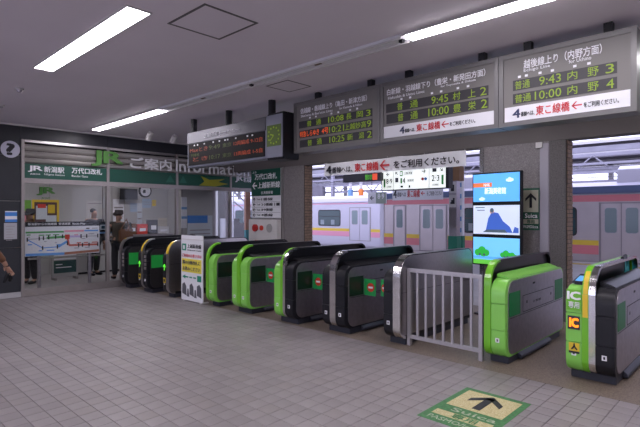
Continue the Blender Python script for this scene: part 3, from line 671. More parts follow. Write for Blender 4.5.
# ================================================================== TICKET GATES
def gate(label, X0, Y0, left, right, rims, infill, flapR=False, flapL=False, side_green=None, top=None, base='auto', top_from=.16):
    """left/right: front shell material or None; rims: list of (material, width) across the tall hoop"""
    t = thing('ticket_gate', label, 'gate', (X0, Y0, 0), 'automatic ticket gates')
    lw, fw, rw = (.14 if left else 0), sum(r[1] for r in rims), (.15 if right else 0)
    P = lambda mb, n, m, bev=0., par=t, sm=False: place(mb, n, m, par, bev, sm)
    def place(mb, n, m, par, bev, sm):
        mb.v = [(x+X0, y+Y0, z) for x, y, z in mb.v]; return mb.build(n, m, par, bev, sm)
    Wt = lw+fw+rw; yF, yR = -.12, 1.68; yS = -.055
    P(MB().box(.012, Wt-.012, 0, 1.58, 0, .08), 'plinth', M_navy, .006)
    prof = rrect(yF, yR, .075, .875, .15, .13, .12, .05)
    def body(x0, x1, shell, outer):
        for z0, z1 in ((.05, .357), (.36, .627), (.63, .95)):
            q = clip(clip(clip(prof, 1, z0, False), 1, z1, True), 0, .20, True)
            P(MB().prism(q, x0, x1), 'front_panel', shell, .005)
        q = clip(prof, 0, .203, False); P(MB().prism(q, x0, x1), 'core', shell, .005)
        sp_ = rrect(yS, yR-.03, .095, .855, .13, .12, .10, .05)
        for z0, z1 in ((.05, .47), (.474, .95)):
            q = clip(clip(sp_, 1, z0, False), 1, z1, True)
            a, b = sorted(((x1 if outer > 0 else x0)-.004*outer, (x1 if outer > 0 else x0)+.006*outer))
            P(MB().prism(q, a, b), 'side_panel', M_steel_d if side_green is None else side_green, .002)
        # sloping deck rising to the hoop
        xo, xi = (x1, x0) if outer > 0 else (x0, x1)
        deck = MB().prism([(xo-outer*.012, .872), (xi, .872), (xi, .925), (xo-outer*.05, .893)], .02, yR-.14, 'y')
        P(deck, 'top_deck', top or M_black, .008)
        sx = (x1+.006) if outer > 0 else (x0-.006); e = .004*outer
        X_ = lambda a, b: sorted((a, b))
        for ya, yb in ((yS+.02, .25), (1.34, 1.62)):
            a, b = X_(sx-.002*outer, sx+e)
            P(MB().box(a, b, ya, yb, .49, .735), 'sensor_window', M_gpan if base == 'lit' and ya < 0 else (M_gglassb if base == 'clear' else M_gglass), 0)
        a, b = X_(sx, sx+e*.6)
        P(MB().box(a, b, .33, 1.28, .50, .66), 'service_cover', M_steel_d, .001)
        P(MB().box(a, b, .33, 1.28, .664, .667), 'seam', M_blackm)
        for sm in ((.33, 1.28, .664, .670), (.33, 1.28, .490, .496), (.324, .330, .49, .67), (1.28, 1.286, .49, .67), (-.03, 1.62, .471, .4745)): P(MB().box(*X_(sx, sx+e*.7), *sm), 'seam', M_blackm)
        for yy_ in (.42, 1.18): P(MB().box(*X_(sx+e*.5, sx+e*.9), yy_, yy_+.03, .575, .605), 'latch', M_blackm)
        P(MB().box(*X_(sx, sx+e*.9), .62, .68, .765, .785), 'latch', M_blackm)
        # bumper bar along the floor
        bx = MB().prism([(sx-.02*outer, .02), (sx+.03*outer, .02), (sx+.03*outer, .05), (sx-.01*outer, .085)], .22, 1.15, 'y'); P(bx, 'bumper_bar', M_navy, .004)
    if left: body(0, lw, left, -1)
    if right: body(lw+fw, Wt, right, 1)
    po = rrect(-.128, 1.70, .075, 1.06, .25, .13, .14, .05, 10); pi = rrect(-.095, 1.665, .11, 1.035, .222, .10, .115, .03, 10)
    x = lw
    for m, w in rims:
        n_ = len(po); fr, re_ = MB(), MB()
        for i in range(n_):
            j = (i+1) % n_; A = (fr if (po[i][0]+po[j][0])/2 < top_from else re_)
            o_ = len(A.v); a_, b_ = x, x+w
            A.v += [(a_, *po[i]), (a_, *po[j]), (a_, *pi[j]), (a_, *pi[i]), (b_, *po[i]), (b_, *po[j]), (b_, *pi[j]), (b_, *pi[i])]
            A.f += [tuple(o_+k for k in q_) for q_ in ((0,1,2,3),(7,6,5,4),(4,5,1,0),(3,2,6,7))]
        P(fr, 'hoop', m, 0, t, True)
        if re_.v: P(re_, 'top_rail', M_black, 0, t, True)
        x += w
    if infill == 'steel':
        P(MB().prism(rrect(-.12, 1.68, .12, 1.048, .235, .085, .127, .04, 10), lw+fw-.012, lw+fw+.003), 'steel_panel', M_steel)
        P(MB().box(lw+fw+.003, lw+fw+.004, -.10, 1.66, .62, .624), 'seam', M_blackm)
    else:
        P(MB().prism(pi, lw+.02, lw+.032), 'dark_screen', M_black)
    for on, s, x0 in ((flapR, 1, Wt), (flapL, -1, 0)):
        if not on: continue
        fl_ = .19 if s > 0 else float(on); a, b = sorted((x0-s*.02, x0+s*fl_)); f = P(MB().box(a, b, .27, .285, .475, .69), 'barrier_flap', M_flap, .004)
        c = x0+s*(fl_-.075)
        d = MB().cyl((c, .27, .585), (c, .265, .585), .058, 20); P(d, 'no_entry_disc', M_red, 0, f)
        P(MB().box(c-.038, c+.038, .262, .265, .572, .598), 'no_entry_bar', M_white, 0, f)
    # entry marks low on the front panels
    for on, x0 in ((left, 0), (right, lw+fw)):
        if on:
            P(MB().box(x0+.05, x0+.09, yF-.003, yF, .235, .28), 'entry_mark', M_white)
            P(MB().box(x0+.062, x0+.078, yF-.004, yF-.003, .245, .27), 'entry_symbol', M_text)
    return t, (lw, fw, rw, Wt, yF)
Gn, Bk = M_green, M_blackm
g1, d1 = gate('rightmost ticket gate, green left half with IC sign and black right half', -1.455, 4.99, Gn, Bk, [(M_green2, .055), (M_chrome, .055)], 'dark', base='clear', top_from=9)
g2, d2 = gate('green ticket gate at the right end of the short steel fence', -2.225, 4.93, None, Gn, [(M_green2, .07)], 'dark', top=M_green, base='clear')
g3, d3 = gate('black-fronted ticket gate with a tall steel panel at the left end of the fence', -3.43, 4.82, Bk, None, [(M_chrome, .10)], 'steel', flapL=.33)
g4, d4 = gate('ticket gate with two black front panels and a chrome hoop', -4.37, 4.75, Bk, Bk, [(M_chrome, .10)], 'dark', flapR=True, flapL=.33)
g5, d5 = gate('ticket gate with green left front and black right front', -5.24, 4.67, Gn, Bk, [(M_green2, .05), (M_chrome, .05)], 'dark', flapR=True, flapL=.33)
g6, d6 = gate('ticket gate with two green front panels and a green hoop', -6.25, 4.67, Gn, Gn, [(M_green2, .08)], 'dark', flapR=True, flapL=.24)
g7, d7 = gate('single green-fronted ticket gate just right of the white notice board', -6.95, 4.66, None, Gn, [(M_green2, .06)], 'dark', flapR=True)
M_dark_side = mat('dark_side', (.06, .055, .06), .35, .6)
g8, d8 = gate('ticket gate with steel side panel and yellow hoop, half hidden by the notice board', -8.30, 4.60, Bk, None, [(M_steel, .10)], 'steel', side_green=M_dark_side)
g9, d9 = gate('second dark ticket gate from the office, with yellow tape on its hoop', -9.22, 4.57, Bk, Bk, [(M_steel, .08)], 'dark', side_green=M_dark_side, base='lit')
g10, d10 = gate('dark ticket gate standing against the office front', -9.98, 4.54, None, Bk, [(M_steel, .08)], 'dark', side_green=M_dark_side, base='lit')
# extra marks
def front_plate(g, x0, x1, z0, z1, m, name, k=0, yF=-.12):
    X0, Y0, _ = g.location; return box(name, m, g, X0+x0, X0+x1, Y0+yF-.004-.002*k, Y0+yF-.001, z0, z1)
def front_text(g, s, x0, x1, z0, z1, m, bold=.02, k=1, yF=-.12):
    X0, Y0, _ = g.location; text(s, 'Y', Y0+yF-.002-.002*k, X0+x0, X0+x1, z0, z1, m, g, bold)
front_plate(g1, .008, .132, .655, .845, M_green2, 'ic_sign_plate', 1)
front_text(g1, 'IC', .018, .125, .755, .825, M_textw, .07, 2); front_text(g1, '専用', .026, .118, .675, .735, M_textw, .02, 2)
front_plate(g1, .018, .122, .475, .60, M_ledbg, 'ic_display'); front_text(g1, 'IC', .036, .108, .50, .578, mat('led_ic', (1.,.25,.01), .5, emit=1.3), .08)
front_plate(g1, .028, .118, .275, .352, M_yellow, 'yellow_sticker'); front_plate(g1, .028, .118, .255, .275, M_text, 'sticker_footer')
front_text(g1, '人', .05, .10, .29, .345, M_text, .08)
X0, Y0, _ = g1.location
rd = MB().prism([(Y0+.03, .90), (Y0+.30, .95), (Y0+.30, .92), (Y0+.03, .885)], X0+.01, X0+.13, 'x').build('card_reader', M_blackm, g1, .004)
MB().prism([(Y0+.06, .909), (Y0+.22, .939), (Y0+.22, .934), (Y0+.06, .903)], X0+.03, X0+.11, 'x').build('reader_pad', mat('reader_blue', (.12,.36,.75), .2, emit=.5), g1)
def tape(g, lw, fw, z0, z1, text_=None, x_in=.005):
    X0, Y0, _ = g.location; mb = MB()
    po = [p for p in rrect(-.131, 1.703, .10, 1.063, .25, .10, .14, .05, 10)]
    seq = [p for p in po if p[0] < .2 and z0 <= p[1] <= z1]; seq.sort(key=lambda p: p[1])
    for p, q in zip(seq[:-1], seq[1:]):
        mb.quad((X0+lw+x_in, Y0+p[0], p[1]), (X0+lw+fw, Y0+p[0], p[1]), (X0+lw+fw, Y0+q[0], q[1]), (X0+lw+x_in, Y0+q[0], q[1]))
    return mb.build('yellow_tape', M_yellow, g, smooth=True)
box('yellow_tape', M_yellow, g1, X0+.146, X0+.19, Y0-.132, Y0-.1285, .60, .81)
tape(g1, .146, .044, .80, 1.02); tape(g8, .14, .09, .80, 1.04); tape(g9, .14, .07, .80, 1.04); tape(g10, 0., .07, 1.0, 1.05)
for g in (g8, g9):
    arrow('entry_arrow', mat('arrow_lit', (.12,.75,.05), .4, emit=.8), g, 'Y', g.location[1]-.123, g.location[0]+.07, .56, .12, 90, .2, .38, .003)
    front_plate(g, .03, .115, .27, .36, M_yellow, 'yellow_sticker'); front_plate(g, .045, .10, .29, .34, M_text, 'sticker_symbol', 1)
for g, d in ((g9, d9), (g10, d10)):
    for k in range(4): front_plate(g, d[0]+d[1]+.03, d[0]+d[1]+.12, .46+.075*k, .515+.075*k, M_alu, 'status_sticker')
X0, Y0, _ = g1.location
poly('teal_mark', mat('mark_teal', (.02,.45,.48), .4), g1, 'X', X0+.14+.034, [(Y0+1.36,.82),(Y0+1.40,1.02),(Y0+1.44,1.02),(Y0+1.47,.92),(Y0+1.52,1.0),(Y0+1.56,1.0),(Y0+1.62,.82),(Y0+1.57,.82),(Y0+1.53,.92),(Y0+1.48,.82),(Y0+1.44,.92),(Y0+1.41,.82)], .004)
cyl('sensor_dome', M_blackm, g1, (X0+.2, Y0+1.15, 1.055), (X0+.2, Y0+1.30, 1.075), .02, 10)
# lettering on the side covers of the green gate
text('お客様', 'X', g2.location[0]+d2[3]+.004, g2.location[1]+.62, g2.location[1]+.86, .555, .585, M_text, g2, .01)

# ---- short steel fence between the gates
M_fence = mat('fence_steel', (.44, .42, .44), .45, .7)
fx0, fx1, fy = -3.160, -2.275, 4.85
t = thing('barrier_fence', 'short brushed steel picket fence closing the passage between two gates', 'fence', ((fx0+fx1)/2, fy, 0))
for x in (fx0, fx1): box('post', M_fence, t, x-.022, x+.022, fy-.025, fy+.025, 0, .905, .004)
box('top_rail', M_fence, t, fx0+.022, fx1-.022, fy-.025, fy+.025, .862, .905, .004); box('bottom_rail', M_fence, t, fx0+.022, fx1-.022, fy-.022, fy+.022, .085, .125, .004)
for k in range(7):
    x = fx0 + (fx1-fx0)*(k+1)/8; box('picket', M_fence, t, x-.014, x+.014, fy-.012, fy+.012, .125, .862, .002)

# ---- white notice board in front of the gates
sx0, sx1, sy = -7.78, -7.09, 4.56
t = thing('notice_board', 'white standing notice board with yellow box and green arrow before the gates', 'sign', ((sx0+sx1)/2, sy, 0))
box('panel', M_white, t, sx0, sx1, sy, sy+.02, .02, 1.165, .003); YN = sy
sxw = lambda f: sx0+f*(sx1-sx0); szw = lambda f: 1.165-f*1.145
box('panel_clip', M_whitem, t, sx0, sx1, sy-.006, sy+.026, 1.09, 1.10)
plate('green_icon', mat('icon_green', (.01,.26,.16), .5), t, 'Y', YN, sxw(.05), sxw(.24), szw(.235), szw(.13)); plate('icon_train', M_white, t, 'Y', YN-.004, sxw(.10), sxw(.19), szw(.215), szw(.155), .002)
text('上越新幹線', 'Y', YN, sxw(.30), sxw(.94), szw(.195), szw(.13), M_text, t, .01); text('Shinkansen Tracks', 'Y', YN, sxw(.30), sxw(.94), szw(.235), szw(.213), M_text, t)
text('ご利用のお客さまは', 'Y', YN, sxw(.05), sxw(.95), szw(.335), szw(.285), M_textr, t, .01)
plate('yellow_box', mat('paper_yellow', (.80, .68, .08), .5), t, 'Y', YN, sxw(.04), sxw(.95), szw(.565), szw(.36)); text('隣の自動改札に', 'Y', YN-.004, sxw(.09), sxw(.90), szw(.445), szw(.385), mat('letter_navy', (.02,.03,.10)), t, .01); text('お進みください', 'Y', YN-.004, sxw(.09), sxw(.90), szw(.54), szw(.48), mat('letter_navy', (.02,.03,.10)), t, .01)
Mi = mat('icon_green', (.01,.26,.16)); 
poly('arrow_head', Mi, t, 'Y', YN, [(sxw(.06), szw(.64)), (sxw(.20), szw(.61)), (sxw(.20), szw(.67))])
for a, b in ((.20,.34), (.40,.52), (.58,.70)): plate('arrow_dash', Mi, t, 'Y', YN, sxw(a), sxw(b), szw(.65), szw(.63))
plate('green_icon', Mi, t, 'Y', YN, sxw(.76), sxw(.94), szw(.69), szw(.60))
Mgr = mat('print_grey', (.10,.10,.12), .5)
for a, b in ((.05,.26), (.40,.60), (.74,.95)):
    poly('gate_picture', Mgr, t, 'Y', YN, [(sxw(a), szw(.90)), (sxw(b), szw(.93)), (sxw(b-.02), szw(.78)), (sxw((a+b)/2), szw(.73)), (sxw(a+.01), szw(.76))], .003)
for a, s_ in ((.30, -1), (.64, 1)): poly('passage_picture', Mgr, t, 'Y', YN, [(sxw(a-.02), szw(.94)), (sxw(a+.09), szw(.94)), (sxw(a+.05), szw(.82)), (sxw(a), szw(.82))], .003)
for x in (sx0+.08, sx1-.08): box('foot', M_whitem, t, x-.02, x+.02, sy-.0, sy+.16, 0, .02)

# ---- floor marking
mx0, mx1, my0, my1 = -2.02, -1.46, 3.20, 4.02
t = thing('floor_marking', 'green and yellow gravel-textured floor marking with a black arrow', 'marking', ((mx0+mx1)/2, (my0+my1)/2, 0)); zt = .0005
MB().box(mx0, mx1, my0, my1, zt, zt+.002).build('green_base', M_mark, t)
z2 = zt+.002; plate('gravel_field', M_tact, t, 'Z', z2, mx0+.05, mx1-.05, my0+.36, my1-.055, .0012); plate('gravel_field', M_tact, t, 'Z', z2, mx0+.05, mx1-.05, my0+.13, my0+.225, .0012)
arrow('arrow', M_text, t, 'Z', z2+.0012, (mx0+mx1)/2, my0+.575, .34, 90, .20, .40, .0008)
M_faded = mat('letter_faded', (.34, .38, .28), .6, noise=.3, scale=40)
text('Suica', 'Z', z2, mx0+.14, mx1-.06, my0+.26, my0+.33, M_faded, t, .01, 'lettering', .001)
text('専用', 'Z', z2+.0012, mx0+.2, mx1-.16, my0+.135, my0+.22, M_mark, t, .03, 'lettering', .001)
text('PASMO/icsca', 'Z', z2, mx0+.06, mx1-.06, my0+.04, my0+.10, M_faded, t, .01, 'lettering', .001)

# ================================================================== SIGNS ON THE PIERS AND IN THE OPENINGS
yP = YW-.012
x0, zt_ = PY(251, 168, yP); x1, _ = PY(282, 168, yP); _, zb_ = PY(282, 219, yP); x0, x1, ztp = -9.36, -8.29, 2.60
t = thing('direction_sign', 'tall green and white direction sign at the top of the left pier', 'sign', (x0, yP, zb_)); zm = 1.97; zb_ = 1.44
box('panel', M_white, t, x0, x1, yP-.02, yP, zb_, ztp, .003); plate('green_field', M_dgreen, t, 'Y', yP-.02, x0, x1, zm, ztp, .004); Yp = yP-.024
xw = lambda f: x0+f*(x1-x0)
text('上り', 'Y', Yp, xw(.04), xw(.18), 2.52, 2.57, M_textw, t); text('万代口改札', 'Y', Yp, xw(.13), xw(.88), 2.36, 2.50, M_textw, t, .02)
arrow('arrow', M_textw, t, 'Y', Yp, xw(.12), 2.22, .18, 180, .2, .45); text('上越新幹線', 'Y', Yp, xw(.24), xw(.98), 2.15, 2.30, M_textw, t, .02); text('在来線乗場', 'Y', Yp, xw(.35), xw(.75), 2.01, 2.08, M_textw, t, .01)
for k, (ang, s, z) in enumerate(((90, '1番線', 1.89), (180, '2·3番線', 1.765), (180, '8·9番線', 1.64), (180, '4番線', 1.515))):
    plate('divider', Mgr, t, 'Y', yP-.02, x0+.02, x1-.02, z-.067, z-.062, .002); arrow('arrow', M_text, t, 'Y', yP-.02, xw(.10), z, .10, ang, .22, .45)
    text(s, 'Y', yP-.02, xw(.36), xw(.74), z-.035, z+.035, M_text, t, .02); text('Track', 'Y', yP-.02, xw(.19), xw(.32), z-.02, z+.02, M_text, t)
plate('pictogram', M_text, t, 'Y', yP-.02, xw(.86), xw(.97), 1.73, 1.80, .003); plate('pictogram', M_text, t, 'Y', yP-.02, xw(.80), xw(.82), 1.73, 1.80, .003)
t = thing('hydrant_cabinet', 'white fire cabinet with a red lamp under the direction sign', 'cabinet', (-8.8, yP, 0))
box('cabinet_body', M_whitem, t, x0+.04, x1, yP-.14, yP, 0.02, 1.41, .01); Yh = yP-.14
disc('alarm_lamp', mat('alarm_red', (.45,.03,.03), .3), t, 'Y', Yh, xw(.30), 1.21, .085, .05, 24); disc('alarm_button', M_red, t, 'Y', Yh, xw(.50), 1.21, .06, .02, 20); disc('speaker', mat('speaker_grey', (.35,.34,.34), .5), t, 'Y', Yh, xw(.76), 1.21, .10, .01, 24)
box('door', M_whitem, t, x0+.10, x1-.06, Yh-.012, Yh, .10, 1.04, .004); plate('door_label', M_red, t, 'Y', Yh-.012, xw(.28), xw(.46), .88, .92, .002); box('door_handle', M_steel, t, x1-.16, x1-.12, Yh-.03, Yh-.012, .55, .68)
# vinyl banner on the lintel
bx0, bx1 = -6.93, -3.74; yb = YW-.02
t = thing('vinyl_banner', 'long white vinyl banner hung below the lintel with red lettering and arrow', 'banner', ((bx0+bx1)/2, yb, 2.34))
mb = MB(); N = 26
for i in range(N):
    for s in (0,):
        xa, xb = bx0+(bx1-bx0)*i/N, bx0+(bx1-bx0)*(i+1)/N; wob = lambda x: .012*math.sin(x*9)+.006*math.sin(x*23)
        sg = lambda x: .012*abs(math.sin(x*3.1))
        for ya, yb2 in ((0, .006),):
            mb.v += [(xa, yb+wob(xa), 2.335), (xb, yb+wob(xb), 2.335), (xb, yb+wob(xb), 2.60-sg(xb)), (xa, yb+wob(xa), 2.60-sg(xa)), (xa, yb+wob(xa)+.006, 2.335), (xb, yb+wob(xb)+.006, 2.335), (xb, yb+wob(xb)+.006, 2.60-sg(xb)), (xa, yb+wob(xa)+.006, 2.60-sg(xa))]
            b = len(mb.v)-8; mb.f += [tuple(b+k for k in q) for q in ((0,1,2,3),(5,4,7,6),(3,2,6,7),(0,4,5,1))]
mb.build('vinyl_sheet', M_white, t, smooth=True); yt = yb-.02
bw = lambda f: bx0+f*(bx1-bx0)
text('4', 'Y', yt, bw(.025), bw(.065), 2.38, 2.53, M_text, t, .05); text('番線へは、', 'Y', yt, bw(.075), bw(.245), 2.38, 2.50, M_text, t, .02)
text('東こ線橋', 'Y', yt, bw(.265), bw(.445), 2.375, 2.535, M_textr, t, .04); arrow('arrow', M_textr, t, 'Y', yt, bw(.49), 2.455, .22, 180, .17, .42); text('をご利用ください。', 'Y', yt, bw(.555), bw(.965), 2.38, 2.52, M_text, t, .03)
for f in (.01, .25, .5, .75, .99): cyl('tie_cord', M_whitem, t, (bw(f), yb, 2.58), (bw(f), YW+.02, 2.625), .004, 6)
# card-only sign on the right pier
x0, x1, z0, z1 = -2.83, -2.58, 1.30, 1.93
t = thing('card_sign', 'cream and green sign with a black up arrow on the right pier', 'sign', (x0, YW, z0))
plate('panel', mat('sign_deep_green', (.02,.10,.06), .5), t, 'Y', YW, x0, x1, z0, z1, .006); plate('cream_field', mat('sign_cream', (.46,.45,.36), .5), t, 'Y', YW-.006, x0+.015, x1-.015, z0+.27, z1-.03, .002)
arrow('arrow', M_text, t, 'Y', YW-.008, (x0+x1)/2, 1.745, .22, 90, .17, .36); text('Suica', 'Y', YW-.006, x0+.04, x1-.03, z0+.185, z0+.25, M_textw, t, .03)
plate('cream_strip', mat('sign_cream', (.46,.45,.36)), t, 'Y', YW-.006, x0+.015, x1-.015, z0+.095, z0+.165, .002); text('専用', 'Y', YW-.008, x0+.07, x1-.07, z0+.10, z0+.16, mat('sign_deep_green', (.02,.10,.06)), t, .03); text('PASMO/icsca', 'Y', YW-.006, x0+.02, x1-.02, z0+.03, z0+.075, M_textw, t, .01)
# three stacked screens
sc = thing('screen_stack', 'black stand holding three stacked landscape video screens before the pier', 'screen', (-3.09, 7.13, 0)); yT = 7.1
tx0, tx1 = -3.50, -2.70
box('casing', M_black, sc, tx0, tx1, yT, yT+.07, .755, 2.175, .006); box('stand_column', M_blackm, sc, -3.17, -3.01, yT+.07, yT+.15, 0, 2.0); box('stand_base', M_blackm, sc, -3.4, -2.8, yT-.12, yT+.28, 0, .03, .006)
mse = lambda n, c, e=.8: mat(n, c, .3, emit=e)
Mskyb, Mcl = mse('screen_sky', (.10,.38,.78)), mse('screen_cloud', (.55,.72,.88)); Mso = mse('screen_orange', (.65,.16,.06)); Msg = mse('screen_tree', (.03,.36,.05)); Msgl = mse('screen_grass', (.12,.50,.06)); Msbk = mse('screen_shade', (.06,.09,.12)); Msgr = mse('screen_haze', (.50,.56,.68)); Msj = mse('screen_jacket', (.04,.10,.42)); Mss = mse('screen_skin', (.42,.24,.18)); Msw = mse('screen_white', (.75,.80,.88))
sy_ = yT-.001; th = [(1.73, 2.155, Mskyb), (1.235, 1.675, Msgr), (.775, 1.185, mse('screen_sky_light', (.16,.50,.85)))]
scr = []
for z0, z1, m in th: scr.append(plate('screen', m, sc, 'Y', sy_, tx0+.02, tx1-.02, z0, z1, .004))
sp = sy_-.004; tw = lambda f: tx0+.02+f*(tx1-tx0-.04)
def cloud(par, cx, cz, s, m):
    for dx, dz, r in ((-1.1,0,.6),(0,.35,.85),(1.1,.1,.65),(.4,-.2,.6),(-.4,-.2,.6)): disc('cloud_print', m, par, 'Y', sp, cx+dx*s, cz+dz*s, r*s, .001, 14)
plate('caption_band', Mso, scr[0], 'Y', sp, tw(0), tw(.42), 1.955, 2.02, .001); text('NHK', 'Y', sp-.001, tw(.24), tw(.38), 1.965, 2.01, Msw, scr[0], .02, 'lettering', .001)
text('新潟美術館', 'Y', sp, tw(.26), tw(.72), 1.845, 1.94, Msw, scr[0], .04, 'lettering', .001); cloud(scr[0], tw(.80), 2.045, .035, Mcl); cloud(scr[0], tw(.2), 1.77, .03, Mcl)
z0, z1 = th[1][:2]
poly('figure_print', Msj, scr[1], 'Y', sp, [(tw(.28),z0+.04),(tw(.86),z0+.03),(tw(.80),z0+.12),(tw(.66),z0+.20),(tw(.56),z0+.32),(tw(.42),z0+.34),(tw(.34),z0+.24)], .001)
disc('figure_head', Mss, scr[1], 'Y', sp, tw(.42), z1-.095, .036, .001, 16); disc('figure_hair', Msbk, scr[1], 'Y', sp-.001, tw(.42), z1-.075, .032, .001, 16); poly('figure_hand', Msbk, scr[1], 'Y', sp-.001, [(tw(.22),z0+.03),(tw(.75),z0+.03),(tw(.70),z0+.075),(tw(.30),z0+.07)], .001)
for k in range(2): plate('caption_line', Msbk, scr[1], 'Y', sp, tw(.05+.04*k), tw(.26), z1-.04-.04*k, z1-.028-.04*k, .001)
poly('figure_print', Msj, scr[1], 'Y', sp, [(tw(.86),z0+.03),(tw(.98),z0+.03),(tw(.98),z0+.10),(tw(.90),z0+.12)], .001)
z0, z1 = th[2][:2]; plate('grass_print', Msgl, scr[2], 'Y', sp, tw(0), tw(1), z0, z0+.07, .001); plate('river_print', Mskyb, scr[2], 'Y', sp-.001, tw(0), tw(1), z0+.085, z0+.12, .001)
for cx, cz, s in ((.2,z0+.19,.075),(.72,z0+.17,.055),(.85,z0+.15,.05)):
    for dx, dz, r in ((-1,-.2,.7),(0,.2,.9),(1,-.2,.7),(.3,-.4,.7)): disc('tree_print', Msg, scr[2], 'Y', sp-.001, tw(cx)+dx*s, cz+dz*s, r*s, .001, 16)
    for dx in (-.5,.5): disc('tree_shade', Msbk, scr[2], 'Y', sp-.002, tw(cx)+dx*s, cz-.6*s, .25*s, .001, 10)
sc.rotation_euler.z = R(-7)

# ================================================================== PLATFORM AND TRAINS
pf = st('floor_platform', 'pale concrete platform beyond the gates', 'floor')
box('platform_slab', M_conc, pf, -40, 9, 7.72, 17.05, -1.2, -.002); box('platform_edge', M_whitem, pf, -40, 9, 16.75, 17.06, -.002, .004); box('tactile_line', mat('tactile_yellow', (.50,.36,.03)), pf, -40, 9, 16.1, 16.4, -.002, .004)
tr = st('floor_trackbed', 'ballast trackbed below the trains', 'ground'); box('ballast_bed', M_ball, tr, -60, 30, 17.05, 60, -1.25, -1.1)
def train(name, label, x0, x1, Y, body_m, doors, windows, skip=None, pink=M_pink, ac=(), gutter=None, band=1.93):
    t = thing(name, label, 'train', ((x0+x1)/2, Y+1.4, -1.1))
    prof = [(Y+.10, -.55), (Y, -.25), (Y, 2.16), (Y+.10, 2.36), (Y+.45, 2.52), (Y+1.4, 2.58), (Y+2.35, 2.52), (Y+2.7, 2.36), (Y+2.8, 2.16), (Y+2.8, -.25), (Y+2.7, -.55)]
    MB().prism([p for p in prof if p[1] < 2.3], x0, x1, 'x').build('body_shell', body_m, t, smooth=False)
    MB().prism([(Y-.015, 2.17), (Y+.05, 2.40), (Y+.45, 2.56), (Y+1.4, 2.62), (Y+2.35, 2.56), (Y+2.75, 2.40), (Y+2.8, 2.17)], x0, x1, 'x').build('roof', M_trainw, t, smooth=False)
    MB().prism([(Y-.03, 2.18), (Y-.03, 2.24), (Y+.03, 2.42), (Y+.06, 2.42), (Y+.0, 2.18)], x0, x1, 'x').build('rain_gutter', gutter or M_blue, t)
    box('upper_band', pink, t, x0+.02, x1, Y-.008, Y, band, 2.14)
    edges = sorted([(d[0]-.06, d[1]+.06) for d in doors]); xs = [x0+.12] + [v for e in edges for v in e] + [x1]
    for a, b in zip(xs[::2], xs[1::2]):
        if b-a > .05:
            box('stripe', M_sty, t, a, b, Y-.006, Y, .53, .69); box('stripe', pink, t, a, b, Y-.006, Y, .24, .53)
    for a, b, n in doors:
        fr = box('door_frame', M_dfr, t, a-.05, b+.05, Y-.004, Y+.01, .02, 1.90)
        w = (b-a)/n
        for k in range(n):
            d = box('door_leaf', body_m, t, a+k*w+.012, a+(k+1)*w-.012, Y-.018, Y-.004, .05, 1.86, .004)
            pr = rrect(a+k*w+.13*w/.6, a+(k+1)*w-.13*w/.6, .95, 1.72, .07, .07, .07, .07, 3)
            MB().prism(pr, Y-.024, Y-.016, 'y').build('door_window', M_teal2, d)
            MB().ring(rrect(a+k*w+.11*w/.6, a+(k+1)*w-.11*w/.6, .93, 1.74, .08, .08, .08, .08, 3), pr, Y-.026, Y-.016, 'y').build('window_seal', M_steel_d, d)
    for a, b in windows:
        pr = rrect(a, b, .86, 1.72, .10, .10, .10, .10, 4)
        f = MB().ring(rrect(a-.05, b+.05, .81, 1.77, .13, .13, .13, .13, 4), pr, Y-.014, Y, 'y').build('window_frame', M_seat, t)
        MB().prism(pr, Y-.010, Y-.002, 'y').build('window_pane', M_teal, f)
        box('window_bar', M_seat, f, a, b, Y-.014, Y-.008, 1.36, 1.39)
        for k in range(2): box('seat_back', mat('seat_pale', (.30,.36,.40), .5), f, a+.15+k*(b-a)*.5, a+.15+k*(b-a)*.5+.28, Y-.013, Y-.009, .90, 1.18)
    for a, b in ac:
        MB().prism([(Y+.35, 2.5), (Y+.45, 2.95), (Y+.75, 3.08), (Y+2.05, 3.08), (Y+2.35, 2.95), (Y+2.45, 2.5)], a, b, 'x').build('air_conditioner', M_trainw, t)
    box('underframe', M_blackm, t, x0+.1, x1-.1, Y+.15, Y+2.6, -1.05, -.5)
    return t
t1 = train('train', 'grey suburban train with pink and yellow stripe alongside the near platform', -12.67, 9.0, 17.25, M_train,
      [(-12.01,-11.45,1), (-10.72,-9.54,2), (-4.12,-2.98,2), (2.2,3.3,2)], [(-8.75,-7.3), (-6.65,-4.86), (-1.9,-.2), (.2,1.5)], ac=((-9.5,-6.5), (-3.75, 1.5)))
box('end_edge', M_trainw, t1, -12.75, -12.55, 17.22, 20.0, -.3, 2.2)
train('train', 'pale lilac train with pink and yellow stripe on the farther track at the left', -46, -6, 21.1, M_trainw,
      [(-17.73,-16.3,2), (-24.5,-23.1,2), (-31,-29.6,2)], [(-20.18,-18.5), (-15.56,-14.0), (-22.7,-20.9), (-28.5,-26)], pink=M_pinkl, gutter=M_trainw, band=2.09)
# platform canopies
cp = thing('platform_canopy', 'dark platform canopy with pale steel beams above the near platform', 'canopy', (-10, 12, 3.9))
box('canopy_deck', M_roofd, cp, -45, 9, 7.7, 16.6, 4.35, 4.45)
for k in range(9): y = 8.2+k*1.0; box('purlin', M_roofw if k % 3 == 0 else M_roofd, cp, -45, 9, y-.04, y+.04, 4.22, 4.35)
for x in range(-42, 9, 3): box('rafter', M_roofd, cp, x-.06, x+.06, 7.7, 16.6, 4.08, 4.22)
box('fascia_beam', M_roofw, cp, -45, 9, 16.55, 16.7, 3.95, 4.45); box('lamp_trunking', M_roofw, cp, -45, 9, 14.6, 14.75, 3.62, 3.75); box('conduit', M_roofd, cp, -45, 9, 15.6, 15.66, 3.5, 3.58); box('conduit', M_roofw, cp, -45, 9, 12.1, 12.2, 3.75, 3.83); box('conduit', M_whitem, cp, -45, 9, 10.4, 10.46, 3.55, 3.60)
c2_ = thing('platform_canopy', 'farther white-edged canopy seen above the trains', 'canopy', (-15, 29, 3.9))
